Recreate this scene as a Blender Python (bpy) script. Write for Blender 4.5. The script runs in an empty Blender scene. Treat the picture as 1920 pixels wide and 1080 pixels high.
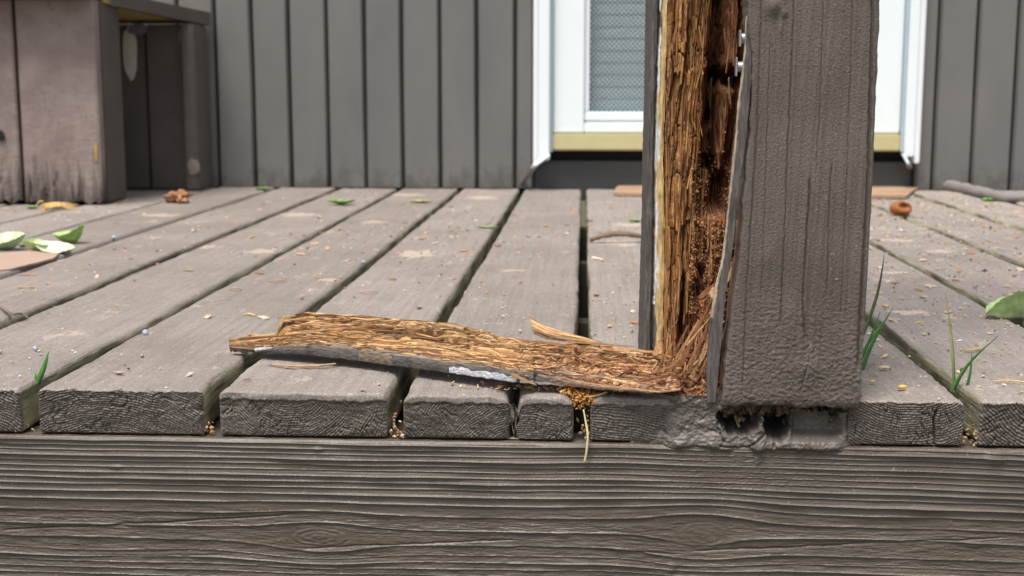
import bpy, math, random
import numpy as np
from mathutils import Vector, Matrix, Euler
C = bpy.context.scene.collection
SC = bpy.context.scene
R = math.radians
random.seed(7); RNG = np.random.default_rng(11)

# ------------------------------------------------------------------ camera, light
CAM = Vector((0.0, -1.029, 0.244)); FPX = 2449.0
EUL = Euler((R(90 - 8.68), 0, R(3.15)))
cd = bpy.data.cameras.new('camera'); cam = bpy.data.objects.new('camera', cd); C.objects.link(cam)
cam.location = CAM; cam.rotation_euler = EUL
cd.sensor_width = 36; cd.lens = FPX / 1920 * 36; cd.clip_start = 0.02; cd.clip_end = 500
cd.dof.use_dof = True; cd.dof.focus_distance = 1.09; cd.dof.aperture_fstop = 11.5
SC.camera = cam
SUN_EL, SUN_AZ = 68, 205          # azimuth: where the sun stands, from +Y clockwise seen from above
w = bpy.data.worlds.new('World'); SC.world = w; w.use_nodes = True
nt = w.node_tree; nt.nodes.clear()
sky = nt.nodes.new('ShaderNodeTexSky'); sky.sky_type = 'NISHITA'; sky.sun_disc = False
sky.sun_elevation = R(SUN_EL); sky.sun_rotation = R(SUN_AZ); sky.air_density = 1.0; sky.dust_density = 3.5; sky.ozone_density = 0.6
bgn = nt.nodes.new('ShaderNodeBackground'); bgn.inputs[1].default_value = 0.11
wo = nt.nodes.new('ShaderNodeOutputWorld')
hsv = nt.nodes.new('ShaderNodeHueSaturation'); hsv.inputs['Saturation'].default_value = .45      # hazy, whitish sky
nt.links.new(sky.outputs[0], hsv.inputs['Color']); nt.links.new(hsv.outputs[0], bgn.inputs[0]); nt.links.new(bgn.outputs[0], wo.inputs[0])
sd = bpy.data.lights.new('sun', 'SUN'); sd.energy = 2.4; sd.angle = R(24); sd.color = (1, 0.94, 0.86)
so = bpy.data.objects.new('sun', sd); C.objects.link(so)
az = R(SUN_AZ); el = R(SUN_EL)
sdir = Vector((math.sin(az) * math.cos(el), math.cos(az) * math.cos(el), math.sin(el)))
so.rotation_euler = sdir.to_track_quat('Z', 'Y').to_euler(); so.location = (0, -3, 5)
SC.view_settings.view_transform = 'Standard'; SC.view_settings.look = 'None'
SC.view_settings.exposure = 0.72; SC.view_settings.gamma = 1; SC.view_settings.use_curve_mapping = False

RM = EUL.to_matrix()
def ray(u, v): return RM @ Vector(((u - 960) / FPX, -(v - 540) / FPX, -1))
def onZ(u, v, z=0.0):
    d = ray(u, v); t = (z - CAM.z) / d.z; return CAM + d * t
def onY(u, v, y):
    d = ray(u, v); t = (y - CAM.y) / d.y; return CAM + d * t

# ------------------------------------------------------------------ noise
def _h(x, y, s):
    h = (x.astype(np.int64) * 374761393 + y.astype(np.int64) * 668265263 + s * 1442695041) & 0xffffffff
    h = ((h ^ (h >> 13)) * 1274126177) & 0xffffffff
    return (h ^ (h >> 16)) & 0xffffffff
def hash01(x, y=0, s=0):
    x = np.asarray(x); y = np.broadcast_to(np.asarray(y), x.shape)
    return _h(np.floor(x), np.floor(y), s) / 4294967295.0
def n2(x, y, s=0):
    x, y = np.broadcast_arrays(np.asarray(x, float), np.asarray(y, float))
    xi = np.floor(x); yi = np.floor(y); xf = x - xi; yf = y - yi
    u = xf * xf * xf * (xf * (xf * 6 - 15) + 10); v = yf * yf * yf * (yf * (yf * 6 - 15) + 10)
    def g(dx, dy):
        a = _h(xi + dx, yi + dy, s) * (2 * math.pi / 4294967295.0)
        return np.cos(a) * (xf - dx) + np.sin(a) * (yf - dy)
    a = g(0, 0); b = g(1, 0); c = g(0, 1); d = g(1, 1)
    return ((a + (b - a) * u) * (1 - v) + (c + (d - c) * u) * v) * 1.45
def fbm(x, y, s=0, o=4, g=0.5):
    r = 0; a = 1.0; t = 0
    for i in range(o):
        r = r + a * n2(np.asarray(x) * 2 ** i, np.asarray(y) * 2 ** i, s + i * 17); t += a; a *= g
    return r / t * 1.3
def sstep(a, b, x):
    t = np.clip((x - a) / (b - a), 0, 1); return t * t * (3 - 2 * t)
def bump1(x, c, wd): return np.exp(-((x - c) / wd) ** 2)
def lerp3(c1, c2, t):
    return np.asarray(c1) * (1 - t[..., None]) + np.asarray(c2) * t[..., None]

# ------------------------------------------------------------------ mesh helpers
def tag(o, label=None, cat=None, group=None, kind=None):
    if label: o['label'] = label
    if cat: o['category'] = cat
    if group: o['group'] = group
    if kind: o['kind'] = kind
    return o
def empty(name, loc=(0, 0, 0), **k):
    o = bpy.data.objects.new(name, None); C.objects.link(o); o.location = loc; o.empty_display_size = 0.02
    return tag(o, **k)
def make_mesh(name, V, F, mats, col=None, smooth=True, midx=None):
    me = bpy.data.meshes.new(name)
    V = np.asarray(V, np.float32).reshape(-1, 3)
    F = np.asarray(F, np.int32); k = F.shape[1]
    me.vertices.add(len(V)); me.vertices.foreach_set('co', V.ravel())
    me.loops.add(F.size); me.loops.foreach_set('vertex_index', F.ravel())
    me.polygons.add(len(F)); me.polygons.foreach_set('loop_start', np.arange(0, F.size, k, dtype=np.int32))
    me.polygons.foreach_set('use_smooth', np.full(len(F), smooth))
    if not isinstance(mats, (list, tuple)): mats = [mats]
    for m in mats: me.materials.append(m)
    if midx is not None: me.polygons.foreach_set('material_index', np.asarray(midx, np.int32))
    if col is not None:
        ca = me.color_attributes.new('Col', 'FLOAT_COLOR', 'POINT')
        c4 = np.ones((len(V), 4), np.float32); c4[:, :3] = np.asarray(col).reshape(-1, 3)
        ca.data.foreach_set('color', c4.ravel())
    me.update(calc_edges=True); me.validate()
    return me
def link(name, me, parent=None, loc=(0, 0, 0)):
    o = bpy.data.objects.new(name, me); C.objects.link(o); o.location = loc
    if parent: o.parent = parent
    return o
def gridF(n, m, off=0, wrap=False):
    i = np.arange(n - 1)[:, None]; mm = m if wrap else m - 1
    j = np.arange(mm)[None, :]; j2 = (j + 1) % m
    return np.stack([i * m + j, i * m + j2, (i + 1) * m + j2, (i + 1) * m + j], -1).reshape(-1, 4) + off
def grid(name, P, mat, parent=None, col=None, flip=False, smooth=True):
    n, m = P.shape[:2]; F = gridF(n, m)
    if flip: F = F[:, ::-1]
    return link(name, make_mesh(name, P, F, mat, col, smooth), parent)
BOXF = np.array([[0, 3, 2, 1], [4, 5, 6, 7], [0, 1, 5, 4], [1, 2, 6, 5], [2, 3, 7, 6], [3, 0, 4, 7]])
def boxV(x0, x1, y0, y1, z0, z1):
    return np.array([[x0, y0, z0], [x1, y0, z0], [x1, y1, z0], [x0, y1, z0], [x0, y0, z1], [x1, y0, z1], [x1, y1, z1], [x0, y1, z1]], float)
def box(name, x0, x1, y0, y1, z0, z1, mat, parent=None, bev=0.002):
    import bmesh
    bm = bmesh.new(); V = boxV(x0, x1, y0, y1, z0, z1)
    vs = [bm.verts.new(v) for v in V]
    for f in BOXF: bm.faces.new([vs[i] for i in f])
    if bev: bmesh.ops.bevel(bm, geom=bm.edges[:], offset=bev, segments=2, affect='EDGES')
    me = bpy.data.meshes.new(name); bm.to_mesh(me); bm.free(); me.materials.append(mat)
    return link(name, me, parent)
def scatter(name, BV, BF, pos, rot, scl, cols, mat, parent=None, smooth=False):
    """pos (n,3), rot (n,3) euler, scl (n,3), cols (n,3): joins n deformed copies of a base shape"""
    n = len(pos); BV = np.asarray(BV, float); BF = np.asarray(BF)
    cx, cy, cz = np.cos(rot).T; sx, sy, sz = np.sin(rot).T
    M = np.empty((n, 3, 3))
    M[:, 0, 0] = cz * cy; M[:, 0, 1] = cz * sy * sx - sz * cx; M[:, 0, 2] = cz * sy * cx + sz * sx
    M[:, 1, 0] = sz * cy; M[:, 1, 1] = sz * sy * sx + cz * cx; M[:, 1, 2] = sz * sy * cx - cz * sx
    M[:, 2, 0] = -sy; M[:, 2, 1] = cy * sx; M[:, 2, 2] = cy * cx
    L = BV[None] * (1 + RNG.uniform(-.3, .3, (n, len(BV), 3))) * scl[:, None, :]
    V = np.einsum('nij,nkj->nki', M, L) + pos[:, None, :]
    F = (BF[None] + (np.arange(n) * len(BV))[:, None, None]).reshape(-1, BF.shape[1])
    return link(name, make_mesh(name, V, F, mat, np.repeat(cols, len(BV), 0), smooth), parent)
CUBV = boxV(-.5, .5, -.5, .5, -.5, .5)
OCTV = np.array([[1, 0, 0], [-1, 0, 0], [0, 1, 0], [0, -1, 0], [0, 0, 1], [0, 0, -1.]]) * .5
OCTF = np.array([[0, 2, 4], [2, 1, 4], [1, 3, 4], [3, 0, 4], [2, 0, 5], [1, 2, 5], [3, 1, 5], [0, 3, 5]])
def strands(name, G, nrm, specs, mat, parent, org, n=9, seed=0):
    '''long slivers lying on the surface grid G (i along the grain, j across); specs: i0, length, j, width (rows), height (m), colour, lift at the ends'''
    V, F, CC = [], [], []; ni, nj = G.shape[:2]; nrm = np.asarray(nrm, float)
    for q, (i0, L, j, w_, hh, c, lf) in enumerate(specs):
        t = np.linspace(0, 1, n + 1); ii = np.clip(i0 + L * t, 0, ni - 1.001); jc = j + 1.6 * w_ * n2(t * 2.5 + q * 3.7, q * 1.3, seed)
        tp = np.clip(np.minimum(t, 1 - t) * 7, .25, 1) * (1 + .35 * n2(t * 9 + q, q * .7, seed + 1))
        lift = hh * (1 + .3 * n2(t * 5, q * 2.1, seed + 2)) + lf * t ** 3
        def samp(jj):
            jj = np.clip(jj, 0, nj - 1.001); a = G[ii.astype(int), jj.astype(int)]; b_ = G[ii.astype(int), np.minimum(jj.astype(int) + 1, nj - 1)]; f_ = (jj % 1)[:, None]
            return a * (1 - f_) + b_ * f_
        Lb, Rb = samp(jc - w_ * .5 * tp), samp(jc + w_ * .5 * tp); mid = (Lb + Rb) / 2
        o_ = len(V) * 0 + sum(len(v) for v in V)
        lo = nrm * (-hh * .5 + lf * t ** 3)[:, None] if lf else nrm * -hh * .5
        X_ = np.stack([Lb + lo, Lb * .8 + mid * .2 + nrm * lift[:, None], Rb * .8 + mid * .2 + nrm * (lift * .85)[:, None], Rb + lo], 1).reshape(-1, 3)
        V.append(X_); f4 = gridF(n + 1, 4, o_, True); F.append(f4); F.append(np.array([[o_ + 3, o_ + 2, o_ + 1, o_], [o_ + n * 4 + k for k in range(4)]]))
        CC.append(np.asarray(c)[None] * (1 + .5 * (RNG.random((len(X_), 1)) - .5)))
    return link(name, make_mesh(name, np.concatenate(V) - np.asarray(org), np.concatenate(F), mat, np.concatenate(CC), False), parent)
def tube(name, pts, rad, mat, parent=None, seg=8, col=None, flat=1.0, jit=0.0, seed=0):
    P = [Vector(p) for p in pts]; n = len(P)
    rad = np.interp(np.linspace(0, 1, n), np.linspace(0, 1, len(rad)), rad)
    V = []
    for i, p in enumerate(P):
        t = (P[min(i + 1, n - 1)] - P[max(i - 1, 0)]).normalized()
        a = t.cross(Vector((0, 0, 1)));  a = a.normalized() if a.length > .05 else Vector((1, 0, 0)); b = t.cross(a).normalized()
        for k in range(seg):
            q = 2 * math.pi * k / seg; r = rad[i] * (1 + jit * (hash01(np.array([i * 31 + k]), 0, seed)[0] - .5))
            V.append(p + a * (math.cos(q) * r) + b * (math.sin(q) * r * flat))
    F = gridF(n, seg, wrap=True).tolist()
    for e in (0, (n - 1) * seg):
        c = len(V); V.append(P[0] if e == 0 else P[-1])
        for k in range(seg): F.append([e + k, e + (k + 1) % seg, c, c])
    import bmesh
    bm = bmesh.new(); vs = [bm.verts.new(v) for v in V]
    for f in F:
        q = list(dict.fromkeys(f)); bm.faces.new([vs[i] for i in q])
    bmesh.ops.recalc_face_normals(bm, faces=bm.faces[:])
    for f in bm.faces: f.smooth = True
    me = bpy.data.meshes.new(name); bm.to_mesh(me); bm.free(); me.materials.append(mat)
    if col is not None:
        ca = me.color_attributes.new('Col', 'FLOAT_COLOR', 'POINT')
        for d in ca.data: d.color = (*col, 1)
    return link(name, me, parent)
def curve_pts(pts, n=14):
    """Catmull-Rom through control points"""
    P = [Vector(p) for p in pts]; P = [P[0] * 2 - P[1]] + P + [P[-1] * 2 - P[-2]]; out = []
    for i in range(1, len(P) - 2):
        for k in range(n):
            t = k / n; a, b, c, d = P[i - 1:i + 3]
            out.append(.5 * ((2 * b) + (c - a) * t + (2 * a - 5 * b + 4 * c - d) * t * t + (3 * b - a - 3 * c + d) * t ** 3))
    out.append(P[-2]); return out

# ------------------------------------------------------------------ materials
class NB:
    def __init__(s, name):
        s.m = bpy.data.materials.new(name); s.m.use_nodes = True; s.t = s.m.node_tree; s.n = s.t.nodes
        s.b = s.n['Principled BSDF']; s.geo = s.n.new('ShaderNodeNewGeometry').outputs['Position']
    def L(s, a, b): s.t.links.new(a, b)
    def map(s, sc, off=(0, 0, 0)):
        m = s.n.new('ShaderNodeMapping'); m.inputs['Scale'].default_value = sc; m.inputs['Location'].default_value = off
        s.L(s.geo, m.inputs[0]); return m.outputs[0]
    def noise(s, sc, det=4, ro=.6, dist=0, off=(0, 0, 0)):
        k = s.n.new('ShaderNodeTexNoise'); k.inputs['Scale'].default_value = 1
        k.inputs['Detail'].default_value = det; k.inputs['Roughness'].default_value = ro; k.inputs['Distortion'].default_value = dist
        if not isinstance(sc, (tuple, list)): sc = (sc,) * 3
        s.L(s.map(sc, off), k.inputs['Vector']); return k.outputs['Fac']
    def voro(s, sc, feat='F1'):
        k = s.n.new('ShaderNodeTexVoronoi'); k.feature = feat; k.inputs['Scale'].default_value = 1
        if not isinstance(sc, (tuple, list)): sc = (sc,) * 3
        s.L(s.map(sc), k.inputs['Vector']); return k.outputs['Distance']
    def ramp(s, f, a, b, c0=(0, 0, 0), c1=(1, 1, 1)):
        k = s.n.new('ShaderNodeValToRGB'); e = k.color_ramp.elements
        e[0].position = a; e[1].position = b; e[0].color = (*c0, 1); e[1].color = (*c1, 1)
        s.L(f, k.inputs[0]); return k.outputs[0]
    def mix(s, f, a, b, mode='MIX'):
        k = s.n.new('ShaderNodeMix'); k.data_type = 'RGBA'; k.blend_type = mode
        for sock, v in ((k.inputs[0], f), (k.inputs[6], a), (k.inputs[7], b)):
            if hasattr(v, 'links'): s.L(v, sock)
            elif isinstance(v, (int, float)): sock.default_value = v
            else: sock.default_value = (*v, 1)
        return k.outputs[2]
    def math(s, op, a, b=0.0):
        k = s.n.new('ShaderNodeMath'); k.operation = op
        for sock, v in ((k.inputs[0], a), (k.inputs[1], b)):
            if hasattr(v, 'links'): s.L(v, sock)
            else: sock.default_value = v
        return k.outputs[0]
    def attr(s):
        k = s.n.new('ShaderNodeVertexColor'); k.layer_name = 'Col'; return k.outputs[0]
    def bump(s, h, dist, prev=None, st=1.0):
        k = s.n.new('ShaderNodeBump'); k.inputs['Distance'].default_value = dist; k.inputs['Strength'].default_value = st
        s.L(h, k.inputs['Height'])
        if prev is not None: s.L(prev, k.inputs['Normal'])
        return k.outputs[0]
    def done(s, col, rough=.6, nrm=None, spec=.35):
        if hasattr(col, 'links'): s.L(col, s.b.inputs['Base Color'])
        else: s.b.inputs['Base Color'].default_value = (*col, 1)
        if hasattr(rough, 'links'): s.L(rough, s.b.inputs['Roughness'])
        else: s.b.inputs['Roughness'].default_value = rough
        s.b.inputs['Specular IOR Level'].default_value = spec
        if nrm is not None: s.L(nrm, s.b.inputs['Normal'])
        return s.m
def simple(name, c, rough=.6, var=.25, sc=30, bsc=None, bd=.0005, spec=.3):
    b = NB(name); c2 = tuple(min(1, x * (1 + var)) for x in c); c1 = tuple(x * (1 - var) for x in c)
    col = b.mix(b.noise(sc), c1, c2)
    nrm = b.bump(b.noise(bsc), bd) if bsc else None
    return b.done(col, rough, nrm, spec)
def attr_mat(name, rough=.75, nsc=(500, 500, 500), bd=.0004, var=.35, spec=.2, sc2=90):
    b = NB(name); f = b.noise(nsc, 5, .65)
    col = b.mix(1.0, b.attr(), b.ramp(f, .3, .7, (1 - var,) * 3, (1 + var,) * 3), 'MULTIPLY')
    col = b.mix(1.0, col, b.ramp(b.noise(sc2), .3, .7, (.82,) * 3, (1.15,) * 3), 'MULTIPLY')
    return b.done(col, rough, b.bump(f, bd), spec)

def deck_top_mat():
    b = NB('deck_paint_weathered'); oi = b.n.new('ShaderNodeObjectInfo')
    base = b.mix(b.ramp(b.noise(6, 5, .6), .35, .65), (.28, .243, .222), (.395, .345, .315))
    base = b.mix(b.math('MULTIPLY', b.ramp(b.noise((160, 5, 40), 4, .6), .4, .7), .6), base, (.20, .175, .158))
    dust = b.ramp(b.noise(60, 6, .75), .52, .72)
    base = b.mix(b.math('MULTIPLY', dust, .5), base, (.44, .405, .38))
    # bare, worn patches: paint is gone down to pale wood
    pats = [(780, 476, .035, .06), (490, 470, .035, .035), (615, 524, .018, .02), (1685, 449, .04, .035), (1712, 585, .03, .022),
            (560, 402, .05, .05), (700, 416, .03, .04), (380, 462, .03, .03), (1165, 455, .035, .05), (300, 405, .05, .04), (1180, 420, .04, .04),
            (1760, 470, .03, .03), (1670, 510, .03, .02), (610, 435, .025, .02), (960, 505, .02, .015), (905, 370, .05, .07), (760, 365, .06, .06)]
    dn = b.math('SUBTRACT', b.noise(70, 5, .7), .5); mask = None
    sep = b.n.new('ShaderNodeSeparateXYZ'); b.L(b.geo, sep.inputs[0])
    for u, v, rx, ry in pats:
        p = onZ(u, v)
        dx = b.math('DIVIDE', b.math('SUBTRACT', sep.outputs[0], p.x), rx); dy = b.math('DIVIDE', b.math('SUBTRACT', sep.outputs[1], p.y), ry)
        d = b.math('SQRT', b.math('ADD', b.math('MULTIPLY', dx, dx), b.math('MULTIPLY', dy, dy)))
        m = b.math('LESS_THAN', b.math('ADD', d, b.math('MULTIPLY', dn, 3.2)), .72)
        mask = m if mask is None else b.math('MAXIMUM', mask, m)
    big = b.ramp(b.noise((22, 14, 10), 6, .72, off=(3, 1, 0)), .605, .635)
    mask = b.math('MAXIMUM', mask, b.math('MULTIPLY', big, .7))
    wood = b.mix(b.noise((220, 12, 50)), (.56, .43, .34), (.74, .63, .53))
    base = b.mix(b.math('MULTIPLY', mask, .82), base, wood)
    sp = b.noise(420, 2, .5); base = b.mix(b.ramp(sp, .63, .67), base, (.55, .50, .45)); base = b.mix(b.ramp(b.noise(950, 2, .6), .45, .75), base, (.16, .14, .125))
    sp2 = b.noise(520, 2, .5, off=(9, 4, 2)); base = b.mix(b.ramp(sp2, .69, .72), base, (.03, .027, .025))
    base = b.mix(1.0, base, b.ramp(oi.outputs['Random'], 0, 1, (.86, .85, .84), (1.12, 1.12, 1.13)), 'MULTIPLY')
    g = b.noise((430, 7, 60), 4, .6, .4)
    n = b.bump(g, .0011); n = b.bump(b.noise(700, 4, .7), .0007, n); n = b.bump(b.noise(45, 4), .003, n, .6)
    n = b.bump(mask, .0006, n)
    return b.done(base, .62, n, .35)
def paint_mat(name, c, c2, rough=.5, stip=.0006, ssc=480, spec=.4, streak=None, sb=.0008):
    b = NB(name)
    base = b.mix(b.ramp(b.noise(14, 5, .65), .35, .65), c, c2)
    base = b.mix(b.ramp(b.noise(260, 4, .6), .66, .76), base, tuple(min(1, x * 2.4) for x in c2))
    n = b.bump(b.noise(ssc, 4, .62), stip)
    if streak: n = b.bump(b.noise(streak, 4, .6, .3), sb, n)
    r = b.ramp(b.noise(35, 4), .3, .7, (rough - .1,) * 3, (rough + .15,) * 3)
    return b.done(base, r, n, spec)
M = {}
M['top'] = deck_top_mat()
b = NB('plank_side_mossy_lit'); M['side'] = b.done(b.mix(b.ramp(b.noise((30, 9, 60), 5, .6), .4, .6), (.13, .115, .08), (.42, .39, .27)), .8, b.bump(b.noise((60, 20, 420), 5), .002), .2)  # mossy green, lightened to put the light on the gap walls into the colour
M['end'] = paint_mat('end_grain_paint', (.125, .104, .088), (.172, .146, .125), .45, .0007, 520)
M['fascia'] = paint_mat('fascia_paint', (.094, .076, .061), (.126, .104, .085), .34, .0005, 500, streak=(18, 60, 300), sb=.0003)
M['post'] = paint_mat('post_paint', (.114, .091, .077), (.153, .126, .108), .46, .0012, 950, streak=(330, 60, 7), sb=.0010)
M['filler'] = paint_mat('filler_paint', (.10, .086, .076), (.135, .117, .105), .42, .0005, 300)
b = NB('siding_paint'); sep = b.n.new('ShaderNodeSeparateXYZ'); b.L(b.geo, sep.inputs[0])
base = b.mix(b.ramp(b.noise((7, 7, 3), 5, .6), .3, .7), (.130, .132, .130), (.172, .166, .158))
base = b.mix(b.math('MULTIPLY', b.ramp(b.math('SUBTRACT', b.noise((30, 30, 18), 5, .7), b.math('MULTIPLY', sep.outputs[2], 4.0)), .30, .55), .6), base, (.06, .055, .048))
base = b.mix(b.ramp(b.noise((60, 60, 25), 4, .7, off=(2, 2, 2)), .70, .74), base, (.12, .118, .112))
M['siding'] = b.done(base, .5, b.bump(b.noise(200, 4), .0002), .35)
M['groove'] = simple('siding_backing', (.03, .03, .03), .8)
b = NB('bench_paint'); f = b.noise((60, 60, 7), 6, .7); sep = b.n.new('ShaderNodeSeparateXYZ'); b.L(b.geo, sep.inputs[0])
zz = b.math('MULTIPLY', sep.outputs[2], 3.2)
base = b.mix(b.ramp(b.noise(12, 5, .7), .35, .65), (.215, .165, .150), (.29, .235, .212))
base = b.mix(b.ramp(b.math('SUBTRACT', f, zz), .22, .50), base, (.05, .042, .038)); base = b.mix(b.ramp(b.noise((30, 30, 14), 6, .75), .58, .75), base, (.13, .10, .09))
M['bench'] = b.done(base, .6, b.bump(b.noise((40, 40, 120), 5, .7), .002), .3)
M['benchshade'] = simple('bench_shaded_paint', (.105, .088, .076), .65, .35, 9, (30, 30, 90), .002)  # bench paint with the shade of its side and recess put into the colour
M['benchwood'] = simple('bare_seat_underside', (.30, .22, .07), .7, .3, (8, 60, 8))
M['patch'] = simple('pale_flaked_patch', (.55, .55, .48), .7, .2, 60)
M['patch2'] = simple('dull_flaked_patch', (.24, .21, .16), .8, .3, 60)
M['white'] = simple('white_door_paint', (.78, .86, .88), .35, .03, 8)
M['white2'] = simple('white_trim_paint', (.80, .82, .86), .4, .03, 8)
M['trimshade'] = simple('blue_grey_trim_shade', (.42, .52, .58), .5, .1)  # blue-grey trim tone, also the painted shadow line between casing and door
M['thresh'] = simple('yellowed_threshold', (.52, .47, .26), .5, .15, 14)
M['riser'] = simple('riser_paint', (.075, .08, .08), .6, .2, 10)
M['dark'] = simple('dark_recess_shade', (.02, .02, .02), .9)  # near-black colour stands in for shade inside a gap and a hole
M['wire'] = simple('screen_wire', (.085, .11, .12), .5, .1)
M['slat'] = simple('blind_slat', (.78, .92, .98), .5, .06)
M['joist'] = simple('joist_wood', (.05, .042, .034), .9)
M['ground'] = simple('ground_soil', (.09, .085, .05), .95, .4, 12, 60, .01)
M['rot'] = attr_mat('rotten_wood', .8, (420, 420, 60), .0014, .45)
M['rotL'] = attr_mat('rotten_slab_wood', .78, (45, 520, 520), .0007, .26)
M['crumb'] = attr_mat('crumbs', .8, (600, 600, 600), .0003, .2)
M['grass'] = attr_mat('grass_blade', .45, (300, 300, 40), .0002, .2, .4)
M['leaf'] = attr_mat('leaf', .42, (120, 120, 120), .0006, .15, .45)
b = NB('blue_berry'); M['bead'] = b.done(b.mix(b.ramp(b.noise(260), .4, .62), (.16, .24, .38), (.55, .6, .66)), .45)
b = NB('grey_metal'); b.b.inputs['Metallic'].default_value = .8; M['metal'] = b.done((.45, .44, .45), .32)
M['nut'] = simple('nut_shell', (.30, .11, .035), .6, .5, 90, 200, .001)
M['clump'] = simple('dry_clump', (.36, .19, .10), .8, .5, 120, 250, .002)
M['straw'] = simple('straw', (.60, .40, .16), .7, .3, 60)
M['scrap'] = simple('pinkish_wood', (.40, .285, .225), .75, .25, (20, 120, 40), (20, 200, 60), .001)
M['mat_'] = simple('terracotta_wood', (.36, .235, .16), .8, .45, 14, 80, .002)
M['strip'] = simple('weathered_strip', (.235, .21, .205), .7, .25, 30, 120, .002)

# ------------------------------------------------------------------ ground
g = box('ground', -60, 60, -60, 60, -.42, -.36, M['ground'], None, 0); tag(g, kind='structure')

# ------------------------------------------------------------------ deck
YW = 2.18
deck = empty('deck', (0, 0, 0), kind='structure', label='weathered grey painted porch deck of planks laid front to back')
gaps = [-2.28 + .152 * i for i in range(15)] + [0.0, .154, .310, .464] + [.464 + .153 * i for i in range(1, 12)]
def smooth_wob(y, s, a): return a * (n2(y * 5, 0.3, s) + .5 * n2(y * 17, 1.3, s + 5))
def plank(i, xl, xr):
    near = xr > -.62 and xl < .5; vis = xr > -1.6 and xl < 1.5
    nt_, nsid = (64, 14) if near else ((26, 6) if vis else (8, 3))
    s = np.linspace(-1, 1, nt_); t = np.linspace(-1, 1, nsid)
    # boundary of the unit square: left up, top, right down, bottom
    ring = [(-1, q) for q in t[:-1]] + [(q, 1) for q in s[:-1]] + [(1, q) for q in t[::-1][:-1]] + [(q, -1) for q in s[::-1][:-1:3]]
    ring = np.array(ring)
    if near: ys = np.concatenate([np.arange(0.0022, .16, .0016), np.geomspace(.16, YW + .01, 130)])
    elif vis: ys = np.concatenate([[.002], np.linspace(.01, YW + .01, 120)])
    else: ys = np.concatenate([[.002], np.linspace(.01, YW + .01, 20)])
    hz = .019
    def edge_l(y):
        e = xl + smooth_wob(y, 100 + i, .0016) + .0012 * fbm(y * 60, i * 1.7, 3)
        if i == IE: e = e + (.213 - xl) * (1 - sstep(.17, .20, y))
        return e
    def edge_r(y):
        e = xr + smooth_wob(y, 200 + i, .0016) + .0012 * fbm(y * 60, i * 2.3, 4)
        if i == ID: e = e - (xr - .098) * (1 - sstep(.17, .20, y))
        if i == IA: e = e - .004 * bump1(y, .06, .04)
        return e
    def shape(S, T, Y):
        """square coordinates to a rounded, worn plank outline"""
        L = edge_l(Y); Rr = edge_r(Y); hw = (Rr - L) / 2; cx = (L + Rr) / 2
        x = S * hw; z = T * hz
        rad = .0060 + .0022 * n2(Y * 22, S * 3 + i, 31) + .004 * (i in (IC, ID)) * bump1(Y, 0, .03)
        rad = np.where(T > 0, rad, .0025)
        qx = np.abs(x) - (hw - rad); qz = np.abs(z) - (hz - rad)
        cor = (qx > 0) & (qz > 0); m = np.maximum(qx, qz); d = np.sqrt(qx ** 2 + qz ** 2) + 1e-9
        # square corner -> round corner: pull along the diagonal
        k = np.where(cor, m / d, 1)
        x = np.where(cor, np.sign(x) * (hw - rad + qx * k), x); z = np.where(cor, np.sign(z) * (hz - rad + qz * k), z)
        X = cx + x; Z = -hz + z
        top = sstep(.3, 1, T)
        Z = Z + top * (.0009 * fbm(X * 22, Y * 7, 40 + i, 3) + .0005 * fbm(X * 140, Y * 90, 50 + i, 2) - .0006 * (1 - S ** 2) + dz)
        if i == IC:      # deep split in the front end
            xc = CRX + .0035 * n2(Y * 30, Z * 60, 8)
            cr = bump1(X, xc, .0030) * (1 - sstep(.05, .10, Y)); Z = Z - top * cr * .030
            Z = Z - top * .004 * bump1(X, xc, .010) * (1 - sstep(.02, .05, Y))
        return X, Z
    dz = (hash01(np.array([i]), 3, 9)[0] - .5) * .0026 if near else (hash01(np.array([i]), 3, 9)[0] - .5) * .004
    CRX = onY(962, 770, 0).x
    S = np.broadcast_to(ring[:, 0][None], (len(ys), len(ring))); T = np.broadcast_to(ring[:, 1][None], S.shape)
    Y = np.broadcast_to(ys[:, None], S.shape)
    X, Z = shape(S, T, Y)
    V = [np.stack([X, Y, Z], -1).reshape(-1, 3)]; F = [gridF(len(ys), len(ring), wrap=True)]
    nrs = len(ring); midr = np.where((ring[:, 1] > .9) | (ring[:, 1] <= -.99), 0, 1)
    midr = np.where(ring[:, 1] >= .99, 0, 1)
    mi = [np.tile(midr, len(ys) - 1)]
    # end cap with end grain
    nx, nz = (190, 56) if near else ((50, 14) if vis else (8, 4))
    s2 = np.linspace(-1, 1, nx); t2 = np.linspace(-1, 1, nz); Sg, Tg = np.meshgrid(s2, t2)
    Yg = np.full(Sg.shape, .0022); X, Z = shape(Sg, Tg, Yg)
    hw = (xr - xl) / 2
    de = np.minimum((1 - np.abs(Sg)) * hw, (1 - np.abs(Tg)) * hz)      # distance to the outline
    rnd = .0022 * (1 - np.sqrt(np.clip(1 - (1 - np.clip(de / .0035, 0, 1)) ** 2, 0, 1)))
    px, pz, sp = PITH.get(i, (.3, -.10, 2.3)); cx = (xl + xr) / 2
    xx = X - (cx + px * hw); z2 = Z - pz
    r = np.sqrt(xx ** 2 + z2 ** 2); th = np.arctan2(xx, z2)
    rw = r * 1000 + 1.8 * fbm(X * 60, Z * 60, 70 + i, 3)
    ring_h = np.abs(((rw / sp) % 1) - .5) * 2
    rh = (sstep(.25, .75, ring_h)) * .0015
    cell = fbm(X * 700, Z * 700, 80 + i, 3)                        # coarse crumbly texture
    a = th * (18 + 5 * hash01(np.array([i]), 1, 1)[0]) + 1.5 * fbm(X * 50, Z * 50, 90 + i, 2)
    ck = np.clip(1 - np.abs(n2(a, r * 55, 95 + i)) / .11, 0, 1) * sstep(.0, .35, n2(X * 45, Z * 45, 97 + i) + .12)
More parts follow.
